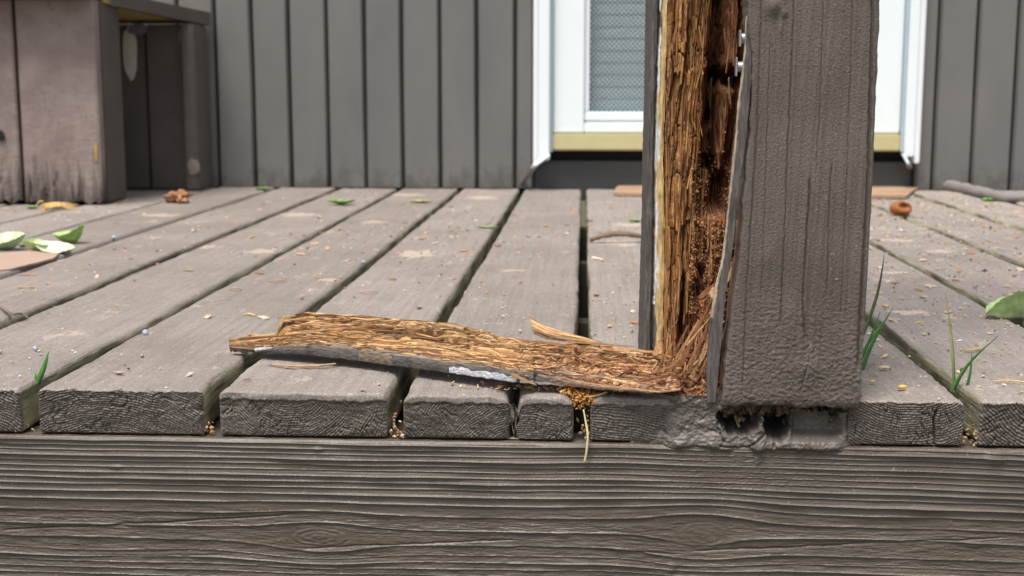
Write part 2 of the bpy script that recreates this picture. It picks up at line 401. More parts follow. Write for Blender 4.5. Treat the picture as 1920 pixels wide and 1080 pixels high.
    a2 = th * 60 + 1.2 * fbm(X * 90, Z * 90, 91 + i, 2)
    ck2 = np.clip(1 - np.abs(n2(a2, r * 130, 96 + i)) / .16, 0, 1)
    smear = sstep(.76, .90, Tg + .17 * fbm(X * 75, 2.0, 33 + i, 4) + (.22 if i in (IC, ID, IB) else .0) - .10 * (i in (IA, IE)))   # paint lip on the upper edge
    rel = rh + .0004 * cell + .0006 * fbm(X * 260, Z * 260, 83 + i, 3) - .0028 * ck - .0010 * ck2
    rel = rel * (1 - smear * .93) + smear * .0022
    rel = rel * sstep(0, .0012, de)
    Yc = .0022 - .0022 + rnd - rel + .0016 * fbm(X * 30, Z * 40, 34 + i, 2) * sstep(0, .003, de)
    if i == IC: Yc = Yc + .02 * bump1(X, CRX + .003 * n2(Z * 130, .5, 3) , .0017) + .004 * bump1(X, CRX, .006)
    if i == IE:
        c0 = onY(1755, 780, 0).x + .0025 * n2(Z * 110, 1.5, 3); Yc = Yc + .006 * bump1(X, c0, .0009) * sstep(-.004, -.014, Z)
    P = np.stack([X, Yc, Z], -1)
    off = len(V[0]); V.append(P.reshape(-1, 3)); F.append(gridF(nz, nx, off)); mi.append(np.where(smear[:-1, :-1].ravel() > .45, 0, 2))
    me = make_mesh('plank', np.concatenate(V), np.concatenate(F), [M['top'], M['side'], M['end']], None, True, np.concatenate(mi))
    return link('plank', me, deck)
gi = {round(g_, 3): k for k, g_ in enumerate(gaps)}
k0 = gi[0.0]; IC, ID, IE, IB, IA = k0 - 1, k0, k0 + 1, k0 - 2, k0 - 3
PITH = {IA: (-.2, -.16, 1.9), IB: (-.15, .012, 1.9), IC: (.5, -.085, 1.8), ID: (-1.2, -.30, 2.2), IE: (.4, .06, 2.0), IE + 1: (.2, .05, 2.5), IA - 1: (.3, -.09, 2.2)}
for i in range(len(gaps) - 1): plank(i, gaps[i] + .0065, gaps[i + 1] - .0065)
for y in (.55, 1.1, 1.65): box('joist', -2.3, 2.15, y, y + .038, -.17, -.0405, M['joist'], deck, 0)
box('joist', -2.3, 2.15, .032, .07, -.17, -.0415, M['joist'], deck, 0)

# fascia: rough sawn board whose softer rings have weathered back
xs = np.concatenate([np.linspace(-2.3, -.56, 60)[:-1], np.arange(-.56, .52, .0014), np.linspace(.52, 2.15, 60)])
dfine = np.concatenate([np.linspace(-4, 135, 900), np.linspace(135.5, 190, 60)])
def ux(u): return onY(u, 900, 0).x * 1000
def vz(v, u=960): return (-.0395 - onY(u, v, 0).z) * 1000
den = np.interp(np.arange(-30, 260), [-30, 0, 40, 52, 64, 90, 98, 130, 260], [1 / 3.9, 1 / 4.0, 1 / 5.2, 1 / 7.5, 1 / 12, 1 / 12, 1 / 6.0, 1 / 5.5, 1 / 5])
cden = np.cumsum(den)
def phase(xm, d):
    d0 = d + 1.1 * fbm(xm / 190, d / 70, 5, 3) + 1.6 * np.sin(xm / 170 + .9) - .010 * xm + 1.2 * np.exp(-((xm - ux(1150)) / 45) ** 2)
    for (ku, kv, k, Lx, Ld) in ((600, 1003, .90, 50, 17), (1318, 998, .88, 46, 21), (150, 1020, .55, 60, 8), (1700, 1020, .6, 110, 8)):
        kx, kd = ux(ku), vz(kv, ku); w_ = k * np.exp(-((xm - kx) / Lx) ** 2 - ((d - kd) / Ld) ** 2)
        d0 = d0 * (1 - w_) + kd * w_
    return np.interp(d0, np.arange(-30, 260), cden) + .03 * fbm(xm / 30, d / 7, 8, 3)
PH = phase((xs * 1000)[None, :], dfine[:, None]); PH = np.maximum.accumulate(PH + dfine[:, None] * 1e-4, 0)
fr = np.array([0, .12, .24, .36, .48, .60, .70, .79, .86, .91, .945, .97, .985])
tg = (np.arange(math.floor(PH.min()), math.ceil(PH.max()))[:, None] + fr[None]).ravel()
dd_ = np.stack([np.interp(tg, PH[:, j], dfine) for j in range(len(xs))], 1)
for _ in range(3):      # more rows where the rings run far apart (inside the knots)
    gp = (dd_[1:] - dd_[:-1]).max(1) > .9; o1, o2 = [dd_[0]], [tg[0]]
    for q_ in range(len(gp)):
        if gp[q_]: o1.append((dd_[q_] + dd_[q_ + 1]) / 2); o2.append((tg[q_] + tg[q_ + 1]) / 2)
        o1.append(dd_[q_ + 1]); o2.append(tg[q_ + 1])
    dd_ = np.array(o1); tg = np.array(o2)
keep = (dd_.max(1) > 0) & (dd_.min(1) < 185); tg = tg[keep]; d = np.clip(dd_[keep], 0, 185)
X = np.broadcast_to(xs[None], d.shape).copy(); Z = -.0395 - d / 1000; xm = X * 1000; ph = np.broadcast_to(tg[:, None], d.shape)
f = ph % 1; lid = np.floor(ph)
jit = hash01(lid, 0, 4)
ridge = np.exp(-((f - .925) / .055) ** 2) + .22 * np.exp(-((f - .45) / .08) ** 2) * (jit > .6)
saw = np.clip(f, 0, 1) ** 1.3 * (1 - sstep(.955, 1.0, f))
Aamp = (1.15 - .45 * sstep(50, 66, d) + .15 * sstep(92, 104, d)) * (.55 + .65 * jit) * np.clip(1 + .8 * fbm(xm / 110, lid * 3.1, 21, 3), .15, 2)
Aamp = Aamp * (1 - .62 * np.exp(-((xm - ux(1420)) / 75) ** 2) * (1 - sstep(22, 48, d)))
h = Aamp * (ridge * .90 + saw * 1.25)
rough = sstep(50, 66, d); h += .10 * fbm(xm / 14, d / 1.5, 22, 4) + (.10 + .38 * rough) * fbm(xm / 22, d / 3.2, 23, 4) + (.05 + .16 * rough) * fbm(xm / 3.0, d / 1.6, 24, 3) - .30 * rough * np.clip(1 - np.abs(n2(xm / 30, d / 2.4, 28)) / .12, 0, 1)
rip = np.clip(1 - np.abs(n2(xm / 5 + d / 3, d / 2.2, 27)) / .3, 0, 1); h += .45 * rip * np.exp(-((xm - ux(1420)) / 90) ** 2) * (1 - sstep(30, 60, d))
for (ku, kv, rx, rd) in ((600, 1003, 30, 9.5), (1318, 1000, 26, 14)):   # the knots: closed rings inside the lens
    kx, kd = ux(ku), vz(kv, ku); rr = np.sqrt(((xm - kx) / rx) ** 2 + ((d - kd) / rd) ** 2) + .1 * fbm(xm / 12, d / 5, 31, 3)
    inn = 1 - sstep(.75, 1.05, rr); q = (rr * 3.6) % 1
    h = h * (1 - inn * .75) + inn * (.60 * np.exp(-((q - .5) / .18) ** 2) * (1 if ku < 1000 else .35) + .32 * fbm(xm / 7, d / 2.5, 32 + ku, 4) + .7 * (1 - rr))
for (ku, kv, rx, rd, a_) in ((1860, 852, 9, 8, 1.6), (600, 838, 5, 2.5, .8), (222, 872, 7, 2.5, .8), (1055, 998, 8, 4, 1.0), (1262, 1060, 4, 6, 1.1), (1740, 950, 18, 4, .9), (1830, 1018, 10, 3, .9), (70, 973, 8, 3, .8), (930, 1000, 10, 3, .6)):
    kx, kd = ux(ku), vz(kv, ku); rr = np.sqrt(((xm - kx) / rx) ** 2 + ((d - kd) / rd) ** 2); h = h + a_ * np.clip(1 - rr * rr, 0, 1)
# a few long dark checks
for (u0, v0, u1, v1, a_) in ((0, 990, 560, 962, 1.6), (560, 1025, 980, 1008, 1.2), (1300, 1030, 1900, 1003, 1.3), (960, 1020, 1290, 1036, 1.0), (0, 1040, 430, 1037, .9)):
    x0, x1 = ux(u0), ux(u1); dd = np.interp(xm, [x0, x1], [vz(v0, u0), vz(v1, u1)]) + 1.2 * fbm(xm / 40, 3.3, 55 + u0, 3)
    ins = sstep(x0, x0 + 15, xm) * (1 - sstep(x1 - 15, x1, xm)); h = h - a_ * ins * np.exp(-((d - dd) / .7) ** 2)
h = h * sstep(0, 1.5, d) + .4 * (1 - sstep(0, 3, d)) * (1 + fbm(xm / 10, 2.2, 3, 3))
Yf = -.0045 - h * .001 + .0012 * (1 - sstep(0, 2.0, d))
P = np.stack([X, Yf, Z], -1)
top = P[0].copy(); tops = []
for k, yy in enumerate(np.linspace(0, 1, 16)[1:]):
    q = top.copy(); q[:, 1] = top[:, 1] * (1 - yy) + .030 * yy; q[:, 2] = -.0392 + .0006 * fbm(q[:, 0] * 60, q[:, 1] * 90, 12, 3) - .0008 * yy; tops.append(q)
P = np.concatenate([np.array(tops[::-1]), P]); 
grid('fascia_board', P, M['fascia'], deck, flip=True)

# filler and old paint smeared over the rotted plank ends below the post, with two holes
fx0, fx1 = onY(1178, 800, 0).x, onY(1618, 800, 0).x
xs = np.linspace(fx0, fx1, 300); zs = np.linspace(.0015, -.0530, 108); X, Z = np.meshgrid(xs, zs)
def hole(u, v, ru, rv, seed):
    p = onY(u, v, 0); rx, rz = ru / 2324, rv / 2324
    th = np.arctan2(Z - p.z, X - p.x)
    return np.sqrt(((X - p.x) / rx) ** 2 + ((Z - p.z) / rz) ** 2) + .22 * n2(np.cos(th) * 1.6 + seed, np.sin(th) * 1.6, seed) + .12 * fbm(X * 300, Z * 300, seed, 3)
base = -.0030 + .0032 * fbm(X * 30, Z * 40, 61, 5) + .0012 * fbm(X * 150, Z * 150, 62, 4) + .0006 * fbm(X * 500, Z * 500, 65, 2)
lip = -.0045 * sstep(-.026, -.040, Z) * (1 + .5 * fbm(X * 40, 1.0, 63, 3)); base = base + lip
ridge = -.004 * np.exp(-((X - onY(1420, 800, 0).x) / .006) ** 2) * sstep(-.020, -.032, Z); base = base + ridge
rec = sstep(0, .006, X - onY(1478, 800, 0).x) * (1 - sstep(-.012, .0, X - onY(1590, 800, 0).x + .004 * fbm(Z * 90, 1.0, 72, 3))) * sstep(-.036, -.027, Z)
base = base + rec * .014
h1 = hole(1383, 788, 42, 28, 3); h2 = hole(1457, 788, 30, 36, 5); h3 = hole(1432, 768, 62, 11, 9); h4 = hole(1566, 781, 8, 7, 11); h5 = hole(1545, 770, 50, 6, 13); h6 = hole(1176, 812, 7, 24, 15)
for hh, dp in ((h1, .045), (h2, .06), (h3, .05), (h4, .01), (h5, .02), (h6, .008)): base = base + dp * (1 - sstep(.72, 1.02, hh)) - .0012 * bump1(hh, 1.12, .16)
for (u0, v0, u1, v1) in ((1345, 800, 1356, 825), (1350, 833, 1400, 838), (1398, 838, 1432, 812), (1192, 775, 1202, 815), (1448, 835, 1452, 818), (1212, 768, 1250, 812)):
    a, c = onY(u0, v0, 0), onY(u1, v1, 0); dx, dz_ = c.x - a.x, c.z - a.z; t_ = np.clip(((X - a.x) * dx + (Z - a.z) * dz_) / (dx * dx + dz_ * dz_), 0, 1)
    dd = np.hypot(X - a.x - t_ * dx, Z - a.z - t_ * dz_) + .0006 * fbm(X * 300, Z * 300, 71, 2); base = base + .0030 * np.exp(-(dd / .0007) ** 2)
base = base + .009 * (1 - sstep(0, .04, X - fx0 + .006 * fbm(Z * 90, 1.0, 67, 3))) + .0065 * sstep(-.0390, -.0465, Z + .0035 * fbm(X * 40, 1.0, 68, 4)) - .0007 * sstep(.3, .6, fbm(X * 60, Z * 60, 66, 3))
base = base + .012 * (1 - sstep(0, .022, fx1 - X + .006 * fbm(Z * 80, 1.0, 73, 3)))
Z = Z + (.007 * bump1(X, onY(1362, 780, 0).x, .010) + .0015 * fbm(X * 60, 1, 69, 3)) * sstep(-.016, .0015, Z)
P = np.stack([X, base, Z], -1)
grid('paint_filler', P, M['filler'], deck, flip=True)

n = 150; u_ = RNG.uniform(1352, 1605, n); keep_ = (u_ < 1490) | (RNG.random(n) < .35); u_ = u_[keep_]; n = len(u_)
q = np.array([list(onY(a, 756 + RNG.exponential(9), .004 + .012 * RNG.random())) for a in u_])
o = scatter('torn_fragments', CUBV, BOXF, q, np.stack([RNG.normal(0, .5, n), RNG.normal(.3, .7, n), RNG.normal(0, .7, n)], -1), np.stack([RNG.uniform(.001, .004, n), RNG.uniform(.0005, .002, n), RNG.uniform(.003, .010, n)], -1),
            np.array([(.16, .12, .07), (.10, .085, .07), (.24, .16, .08), (.11, .095, .085)])[RNG.integers(0, 4, n)], M['rot'], deck); o['kind'] = 'stuff'

# ------------------------------------------------------------------ house wall
wall = empty('house_wall', (0, YW, 0), label='grey painted house wall of upright grooved boards behind the deck', cat='wall')
def siding(x0, x1, top=2.6):
    c = .0045; g_ = .0028; d_ = .009
    pr = [(x0 + g_, .016), (x0 + g_, d_), (x0 + g_ + c, 0), (x1 - g_ - c, 0), (x1 - g_, d_), (x1 - g_, .016)]
    zz = np.concatenate([np.linspace(.002, .5, 14), [1.2, 2, top]]); s_ = int(abs(x0) * 1000) % 97
    P = np.array([[[x + .0012 * n2(z * 4, .5, s_ + k // 3), YW + y + .0010 * n2(z * 3, x * 30, 5), z] for k, (x, y) in enumerate(pr)] for z in zz])
    P = P - np.array([0, YW, 0])
    o = grid('siding_board', P, M['siding'], wall, smooth=False)
XL = [onY(u, 170, YW).x for u in (474, 543, 614, 684, 754, 825, 894, 966)]
st = XL[1] - XL[0]; xsL = [XL[0] - st * k for k in range(14, 0, -1)] + XL + [onY(1001, 170, YW).x]
for a, c in zip(xsL[:-1], xsL[1:]): siding(a, c)
XR = [onY(u, 170, YW).x for u in (1722, 1756, 1829, 1904)]; st = XR[3] - XR[2]
xsR = XR + [XR[3] + st * k for k in range(1, 12)]
for a, c in zip(xsR[:-1], xsR[1:]): siding(a, c)
box('wall_backing', xsL[0], xsL[-1], .017, .09, -.1, 2.6, M['groove'], wall, 0)
box('wall_backing', xsR[0], xsR[-1], .017, .09, -.1, 2.6, M['groove'], wall, 0)
dx0, dx1 = onY(1036, 170, YW).x, onY(1692, 170, YW).x
def wz(v): return onY(1095, v, YW).z
box('riser_board', xsL[-1], xsR[0], .030, .05, -.03, wz(303), M['riser'], wall, .002)
box('riser_gap_shade', xsL[-1], xsR[0], .055, .09, wz(303) - .02, wz(280), M['dark'], wall, 0)  # black backing stands for the shade in the gap under the threshold
box('wall_head', xsL[-1], xsR[0], .017, .09, 2.12, 2.6, M['siding'], wall, 0)

# ------------------------------------------------------------------ door
door = empty('screen_door', ((dx0 + dx1) / 2, YW, wz(282)), label='white screen door with diamond wire mesh behind the rotten post', cat='door')
OX, OZ = (dx0 + dx1) / 2, wz(282)
def dbox(n, x0, x1, y0, y1, z0, z1, m, bev=.003, par=None): return box(n, x0 - OX, x1 - OX, y0, y1, z0 - OZ, z1 - OZ, m, par or door, bev)
zt = 2.05; sl = onY(1105, 170, YW).x; sr = onY(1628, 170, YW).x; zr = wz(206)
dbox('stile', dx0 + .002, sl - .012, .0, .035, wz(249), zt, M['white'])
dbox('stile', sr + .012, dx1 - .002, .0, .035, wz(249), zt, M['white'])
dbox('bottom_rail', sl - .0115, sr + .0115, .001, .034, wz(249), wz(229), M['white'])
dbox('bottom_rail', sl - .0115, sr + .0115, .006, .034, wz(227), zr - .004, M['white'])
dbox('top_rail', sl - .0115, sr + .0115, .001, .034, zt - .1, zt, M['white'])
dbox('inner_bead', sl - .0115, sl, .010, .034, zr - .003, zt - .101, M['white2'], .002)
dbox('inner_bead', sr, sr + .0115, .010, .034, zr - .003, zt - .101, M['white2'], .002)
dbox('threshold', dx0 + .001, dx1 - .001, -.012, .045, wz(282), wz(250), M['thresh'], .004)
# expanded metal mesh: two families of diagonal wires clipped to the opening
V = []; F = []
x0, x1, z0, z1 = sl - .002, sr + .002, zr - .006, zt - .1; px, pz = .0112, .0122
for sg in (1, -1):
    k = -int((z1 - z0) / pz) - 2
    while True:
        xa = x0 + k * px
        if xa > x1 + (z1 - z0) * px / pz: break
        pts = []
        for t in (0, 1):
            z = z0 + (z1 - z0) * t; x = xa + sg * (z - z0) * px / pz; pts.append((x, z))
        (ax, az_), (bx_, bz) = pts
        if bx_ != ax:
            ts = sorted([(x0 - ax) / (bx_ - ax), (x1 - ax) / (bx_ - ax)]); t0 = max(0, ts[0]); t1 = min(1, ts[1])
            if t1 > t0:
                p = (ax + (bx_ - ax) * t0, az_ + (bz - az_) * t0); q = (ax + (bx_ - ax) * t1, az_ + (bz - az_) * t1)
                hw = .0015; yy = .017 + .0015 * sg; o_ = len(V)
                for (x, z) in (p, q):
                    V += [(x - hw - OX, yy, z - OZ), (x - OX, yy - .001, z - OZ), (x + hw - OX, yy, z - OZ), (x - OX, yy + .001, z - OZ)]
                for j in range(4): F.append([o_ + j, o_ + (j + 1) % 4, o_ + 4 + (j + 1) % 4, o_ + 4 + j])
        k += 1
link('wire_mesh', make_mesh('wire_mesh', V, F, M['wire'], None, False), door)
sm = None
for k in range(62):
    z = zr - .03 + k * .029
    if z > zt - .07: break
    if sm is None:
        s0 = dbox('blind_slat', sl - .01, sr + .01, .050, .052, z, z + .030, M['slat'], 0); sm = s0.data
        s0.location = (0, 0, 0); base_z = z
        for v in sm.vertices: v.co.y += (.0022 if v.co.z > z - OZ + .015 else 0)
    else:
        s1 = s0.copy(); C.objects.link(s1); s1.parent = door; s1.location = (0, 0, z - base_z)
dbox('door_panel', sl - .02, sr + .02, .068, .075, zr - .03, zt, M['slat'], 0)
frame = empty('door_frame', (dx0, YW, 0), label='white door frame with narrow casings on both sides of the screen door', cat='door frame')
def fbox(n, x0, x1, y0, y1, z0, z1, m, bev=.003): return box(n, x0 - dx0, x1 - dx0, y0, y1, z0, z1, m, frame, bev)
cl = onY(1000, 170, YW - .02).x; cr = onY(1729, 170, YW - .02).x
fbox('casing', cl, cl + .013, -.020, .016, wz(312), 2.12, M['white2'])
fbox('casing', cl + .0135, dx0 - .006, -.027, .016, wz(300), 2.12, M['white'])
fbox('jamb_shade_line', dx0 - .0055, dx0 + .001, -.012, .03, wz(285), 2.1, M['trimshade'], .001)  # thin strip stands for the upright shadow line beside the casing
fbox('casing', dx1 + .006, cr - .012, -.024, .016, wz(292), 2.12, M['white'])
fbox('casing', cr - .0115, cr, -.028, .016, wz(304), 2.12, M['white2'])
fbox('jamb_shade_line', dx1 - .001, dx1 + .0055, -.012, .03, wz(283), 2.1, M['trimshade'], .001)
fbox('head_casing', cl, cr, -.024, .016, 2.121, 2.2, M['white2'])
def strut(a, c, wd, m, name='corner_strip'):
    q = tube(name, curve_pts([a, (Vector(a) + Vector(c)) / 2, c], 5), [wd, wd, wd * .9], m, None, 6, flat=.6)
    q.parent = frame; q.location = -Vector(frame.location); return q
strut(onY(1028, 291, YW - .03), onY(1001, 311, YW - .06), .008, M['white2']); strut(onY(1001, 313, YW - .06), onZ(975, 349, .006), .009, M['strip'])  # lower grey strip stands for the shadow and caulk at the casing corner
strut(onY(1694, 289, YW - .03), onY(1704, 308, YW - .05), .006, M['trimshade']); strut(onY(1704, 309, YW - .05), onZ(1713, 338, .004), .007, M['strip'])

# ------------------------------------------------------------------ bench on the left
bench = empty('bench', (-1.1, 1.67, 0), label='built-in wooden bench with faded pinkish brown leg against the wall', cat='bench')
BO = Vector((-1.1, 1.67, 0))
def bb(n, x0, x1, y0, y1, z0, z1, m, bev=.004): return box(n, x0 + 1.1, x1 + 1.1, y0 - 1.67, y1 - 1.67, z0, z1, m, bench, bev)
xr = onZ(184, 388).x; x1 = onY(34, 200, 1.67).x
def bboard(x0, x1_, y, y2, z0, z1, m, seed, n='leg_board', jag=.012):
    xs_ = np.linspace(x0, x1_, 40); zs_ = np.linspace(z0, z1, 60); X, Z = np.meshgrid(xs_, zs_)
    Zb = Z + (1 - (Z - z0) / (z1 - z0)) ** 6 * (.5 + fbm(X * 60, 1.0, seed, 3)) * jag
    Yb = y - .0012 * fbm(X * 60, Z * 10, seed, 4) + .003 * (1 - sstep(0, .004, X - x0)) + .003 * (1 - sstep(0, .004, x1_ - X))
    Yb = Yb + .006 * sstep(.15, .5, fbm(X * 55, Z * 9, seed + 3, 4)) * (1 - sstep(.02, .13, Z))
    P = np.stack([X, Yb, Zb], -1)
    Pb = P.copy(); Pb[..., 1] = y2
    V = np.concatenate([P.reshape(-1, 3), Pb.reshape(-1, 3)]) - np.array(BO)
    m_ = 40; n_ = 60; F = [gridF(n_, m_), gridF(n_, m_, n_ * m_)[:, ::-1]]
    per = [(0, j) for j in range(m_)] + [(i_, m_ - 1) for i_ in range(1, n_)] + [(n_ - 1, j) for j in range(m_ - 2, -1, -1)] + [(i_, 0) for i_ in range(n_ - 2, 0, -1)]
    idx = np.array([a * m_ + c for a, c in per]); nx_ = np.roll(idx, -1)
    F.append(np.stack([nx_, idx, idx + n_ * m_, nx_ + n_ * m_], -1))
    return link(n, make_mesh(n, V, np.concatenate(F), m, None, False), bench)
x2 = x1 - .16
bboard(x1 + .005, xr - .001, 1.668, 1.695, .001, .425, M['bench'], 3)
bboard(x2 + .003, x1 - .004, 1.671, 1.695, .001, .425, M['bench'], 8)
bboard(x2 - .2, x2 - .003, 1.669, 1.695, .001, .425, M['bench'], 12)
bb('leg_core', x2 - .19, xr - .027, 1.697, 1.80, .006, .42, M['groove'], 0)
bb('leg_side', xr - .026, xr, 1.6965, 1.815, .003, .425, M['benchshade'])
bb('leg_back', x2 - .19, xr - .028, 1.801, 1.815, .003, .425, M['benchshade'])
hb = onY(389, 47, 2.15).z; ht = onY(389, 23, 2.15).z; xb = onY(393, 200, 2.15).x
jx = onY(277, 200, 2.08).x
bb('back_board', jx + .003, xb - .036, 2.075, 2.10, .004, hb - .002, M['benchshade'])
bb('back_board', jx - .19, jx - .002, 2.077, 2.10, .004, hb - .002, M['benchshade'])
bb('back_board', jx - .40, jx - .193, 2.075, 2.10, .004, hb - .002, M['benchshade'])
bb('back_leg', xb - .035, xb - .004, 2.05, 2.16, .003, hb - .002, M['benchshade'])
# seat: bare underside, edge board running back to the wall at a slight angle
V = np.array([[xr + .004, 1.72, .022], [xb - .006, 2.165, 0], [-1.9, 2.165, 0], [-1.9, 1.72, .022]])
za, zb_ = hb + .004, ht - .006
Vv = np.concatenate([V + [0, 0, za], V + [0, 0, zb_]]) - np.array(BO)
link('seat', make_mesh('seat', Vv, np.array([[3, 2, 1, 0], [4, 5, 6, 7], [0, 1, 5, 4], [1, 2, 6, 5], [2, 3, 7, 6], [3, 0, 4, 7]]), M['benchwood'], None, False), bench)
A = Vector((xr + .005, 1.74, 0)); B = Vector((xb, 2.165, 0)); dn_ = (B - A).normalized(); nr_ = Vector((dn_.y, -dn_.x, 0)) * .02
V = []
for z, dz0 in ((hb - .001, .023), (ht, .02)): V += [A + Vector((0, 0, z + dz0)), B + Vector((0, 0, z)), B - nr_ + Vector((0, 0, z)), A - nr_ + Vector((0, 0, z + dz0))]
Vv = np.array([list(v - BO + nr_ * .3) for v in V])
link('seat_edge', make_mesh('seat_edge', Vv, np.array([[3, 2, 1, 0], [4, 5, 6, 7], [0, 1, 5, 4], [1, 2, 6, 5], [2, 3, 7, 6], [3, 0, 4, 7]]), M['benchshade'], None, False), bench)
bb('seat_board', -1.9, xr + .0, 1.60, 1.80, .4275, .46, M['benchshade'])
def blob(name, cen, rx, rz, y, m, par, org, seed, th=.002):
    n = 26; V = []; F = []
    for k in range(n):
        a = 2 * math.pi * k / n; r_ = 1 + .28 * float(n2(math.cos(a) * 1.7 + seed, math.sin(a) * 1.7, seed))
        V.append((cen.x + rx * math.cos(a) * r_ - org.x, y - org.y, cen.z + rz * math.sin(a) * r_ - org.z))
    V += [(v[0], v[1] + th, v[2]) for v in V]; V.append((cen.x - org.x, y - th * .6 - org.y, cen.z - org.z)); c = len(V) - 1
    F = [[k, (k + 1) % n, c, c] for k in range(n)]
    T = [[k, (k + 1) % n, c] for k in range(n)] + [[k + n, (k + 1) % n + n, (k + 1) % n] for k in range(n)] + [[k + n, (k + 1) % n, k] for k in range(n)]
    return link(name, make_mesh(name, V, np.array(T), m, None, False), par)
blob('flaked_patch', onY(244, 96, 2.073), .016, .062, 2.073, M['patch'], bench, BO, 2)
blob('flaked_patch', onY(258, 55, 2.073), .022, .014, 2.0715, simple('mauve_flake', (.16, .14, .22)), bench, BO, 4)
blob('flaked_patch', onY(352, 72, 2.073), .011, .03, 2.073, M['patch2'], bench, BO, 5)
blob('flaked_patch', onY(363, 313, 2.048), .016, .019, 2.048, M['patch2'], bench, BO, 6)
blob('flaked_patch', onY(340, 66, 2.073), .006, .018, 2.073, M['patch2'], bench, BO, 7)
blob('flaked_patch', onY(180, 285, 1.667), .004, .022, 1.6655, simple('ochre_flake', (.36, .25, .10)), bench, BO, 8)
blob('hole_shade_patch', onY(1, 254, 1.667), .009, .012, 1.6655, M['dark'], bench, BO, 9)  # black patch stands for the shade inside a hole in the leg

# ------------------------------------------------------------------ post
FY = -.0125
post = empty('post', (.16, .08, 0), label='square porch post with its front left corner rotted open', cat='post')
PO = np.array([.16, .08, 0])
def lean(z): return None
LV = (757, 700, 580, 470, 380, 320, 260, 180, 100, 60, 0); LU = (1353, 1359, 1372, 1388, 1394, 1399, 1405, 1410, 1411, 1404, 1402)
def xl_f(z):   # left edge of the front board (from a vertical line fitted to the photo, plus its waves)
    return np.interp(z, [Zv(v) for v in LV] + [2.4], [Xv(u, v) for u, v in zip(LU, LV)] + [Xv(1402, 0) + .03])
def Zv(v): return onY(1500, v, FY).z
def Xv(u, v): return onY(u, v, FY).x
def xr_f(z): return np.interp(z, [Zv(760), Zv(400), Zv(0), 2.4], [Xv(1613, 760), Xv(1634, 400), Xv(1651, 0), Xv(1651, 0) + .035])
zb0 = Zv(760)
zs = np.concatenate([np.arange(zb0, .33, .00075), np.linspace(.335, 2.4, 40)]); s = np.linspace(0, 1, 170)
S, Z = np.meshgrid(s, zs); Lx, Rx = xl_f(Z), xr_f(Z)
zc = np.clip((Z - zb0) / .02, 0, 1)
Lx = Lx + .0012 * fbm(Z * 60, 1.0, 201, 3); Rx = Rx + .0010 * fbm(Z * 60, 1.0, 202, 3)
X = Lx + (Rx - Lx) * S; wd = Rx - Lx
Zz = Z + (1 - zc) ** 2 * (.0035 * fbm(X * 55, 1.0, 203, 4) - .002 * S - .0005)
ex = np.minimum(S, 1 - S) * wd
xw = X + .004 * n2(Z * 9, X * 10, 204) - lean_x if False else X - .051 * (Z) * .9 + .0025 * n2(Z * 9, X * 12, 204)
h = .00055 * fbm(xw * 170, Z * 3, 205, 4) + .0004 * fbm(xw * 50, Z * 5, 206, 3)
h += .00022 * fbm(xw * 900, Z * 900, 207, 2)
h += .0004 * np.clip(fbm(X * 900, Z * 900, 219, 1) - .1, 0, 1)
low = 1 - sstep(.02, .13, Z); h += low * (.0003 * fbm(X * 60, Z * 70, 208, 5) + .0006 * fbm(X * 260, Z * 420, 209, 3))
for (pts, a_, w_) in ((((1490, 0), (1478, 260), (1473, 400), (1463, 620)), .0011, .0007), (((1520, 330), (1512, 460), (1505, 560), (1510, 645)), .0016, .0008),
                      (((1560, 300), (1555, 400), (1551, 560)), .0009, .0007), (((1429, 0), (1420, 250), (1402, 520), (1392, 740)), .0009, .0009), (((1545, 0), (1538, 200), (1530, 330)), .0008, .0007),
                      (((1445, 60), (1437, 300), (1428, 560)), .0007, .0006), (((1600, 0), (1590, 300), (1577, 600)), .0007, .0007), (((1637, 0), (1628, 330), (1608, 700)), .0022, .0012), (((1520, 660), (1500, 740)), .0008, .0007)):
    zz = [Zv(v) for u, v in pts][::-1]; xx = [Xv(u, v) for u, v in pts][::-1]
    cx = np.interp(Z, zz, xx) + .0006 * fbm(Z * 90, 2.0, 210, 2); ins = sstep(zz[0] - .002, zz[0] + .01, Z) * (1 - sstep(zz[-1] - .01, zz[-1] + .002, Z) * (pts[0][1] > 0))
    h = h - 1.4 * a_ * ins * np.exp(-((X - cx) / (w_ * .8)) ** 2) + a_ * .35 * ins * np.exp(-((X - cx - .0018) / .0012) ** 2)
for (u, v, ru, rv, a_) in ((1450, 10, 16, 20, .0028), (1463, 55, 3, 16, .001), (1471, 25, 5, 8, .0012), (1440, 480, 12, 30, .001), (1480, 600, 18, 60, .0016), (1520, 690, 40, 20, .0012)):
    px_, pz_ = Xv(u, v), Zv(v); rr = ((X - px_) / (ru / 2330)) ** 2 + ((Z - pz_) / (rv / 2330)) ** 2; h = h + a_ * np.exp(-rr * 1.2)
rnd = .0018 * (1 - np.sqrt(np.clip(1 - (1 - np.clip(ex / .002, 0, 1)) ** 2, 0, 1)))
Yp = FY + rnd - h * 1.25 * sstep(0, .002, ex) + (1 - zc) ** 8 * .0025 * (1 + fbm(X * 70, 3.0, 211, 3))
Pf = np.stack([X, Yp, Zz], -1)
def side_cols(edge, sgn, n=10, th=.032):
    out = []
    for k in range(1, n):
        q = edge.copy(); f_ = k / (n - 1); q[:, 1] = edge[:, 1] + th * f_; q[:, 0] += sgn * .0006 * fbm(q[:, 2] * 90, f_ * 4, 214, 3) + sgn * .0007 * fbm(q[:, 2] * 14, f_ * 6, 215, 2); out.append(q[:, None])
    return np.concatenate(out, 1)
left = side_cols(Pf[:, 0], -1)[:, ::-1]; right = side_cols(Pf[:, -1], 1, 12, .165)
P = np.concatenate([left, Pf, right], 1)
bot = [];
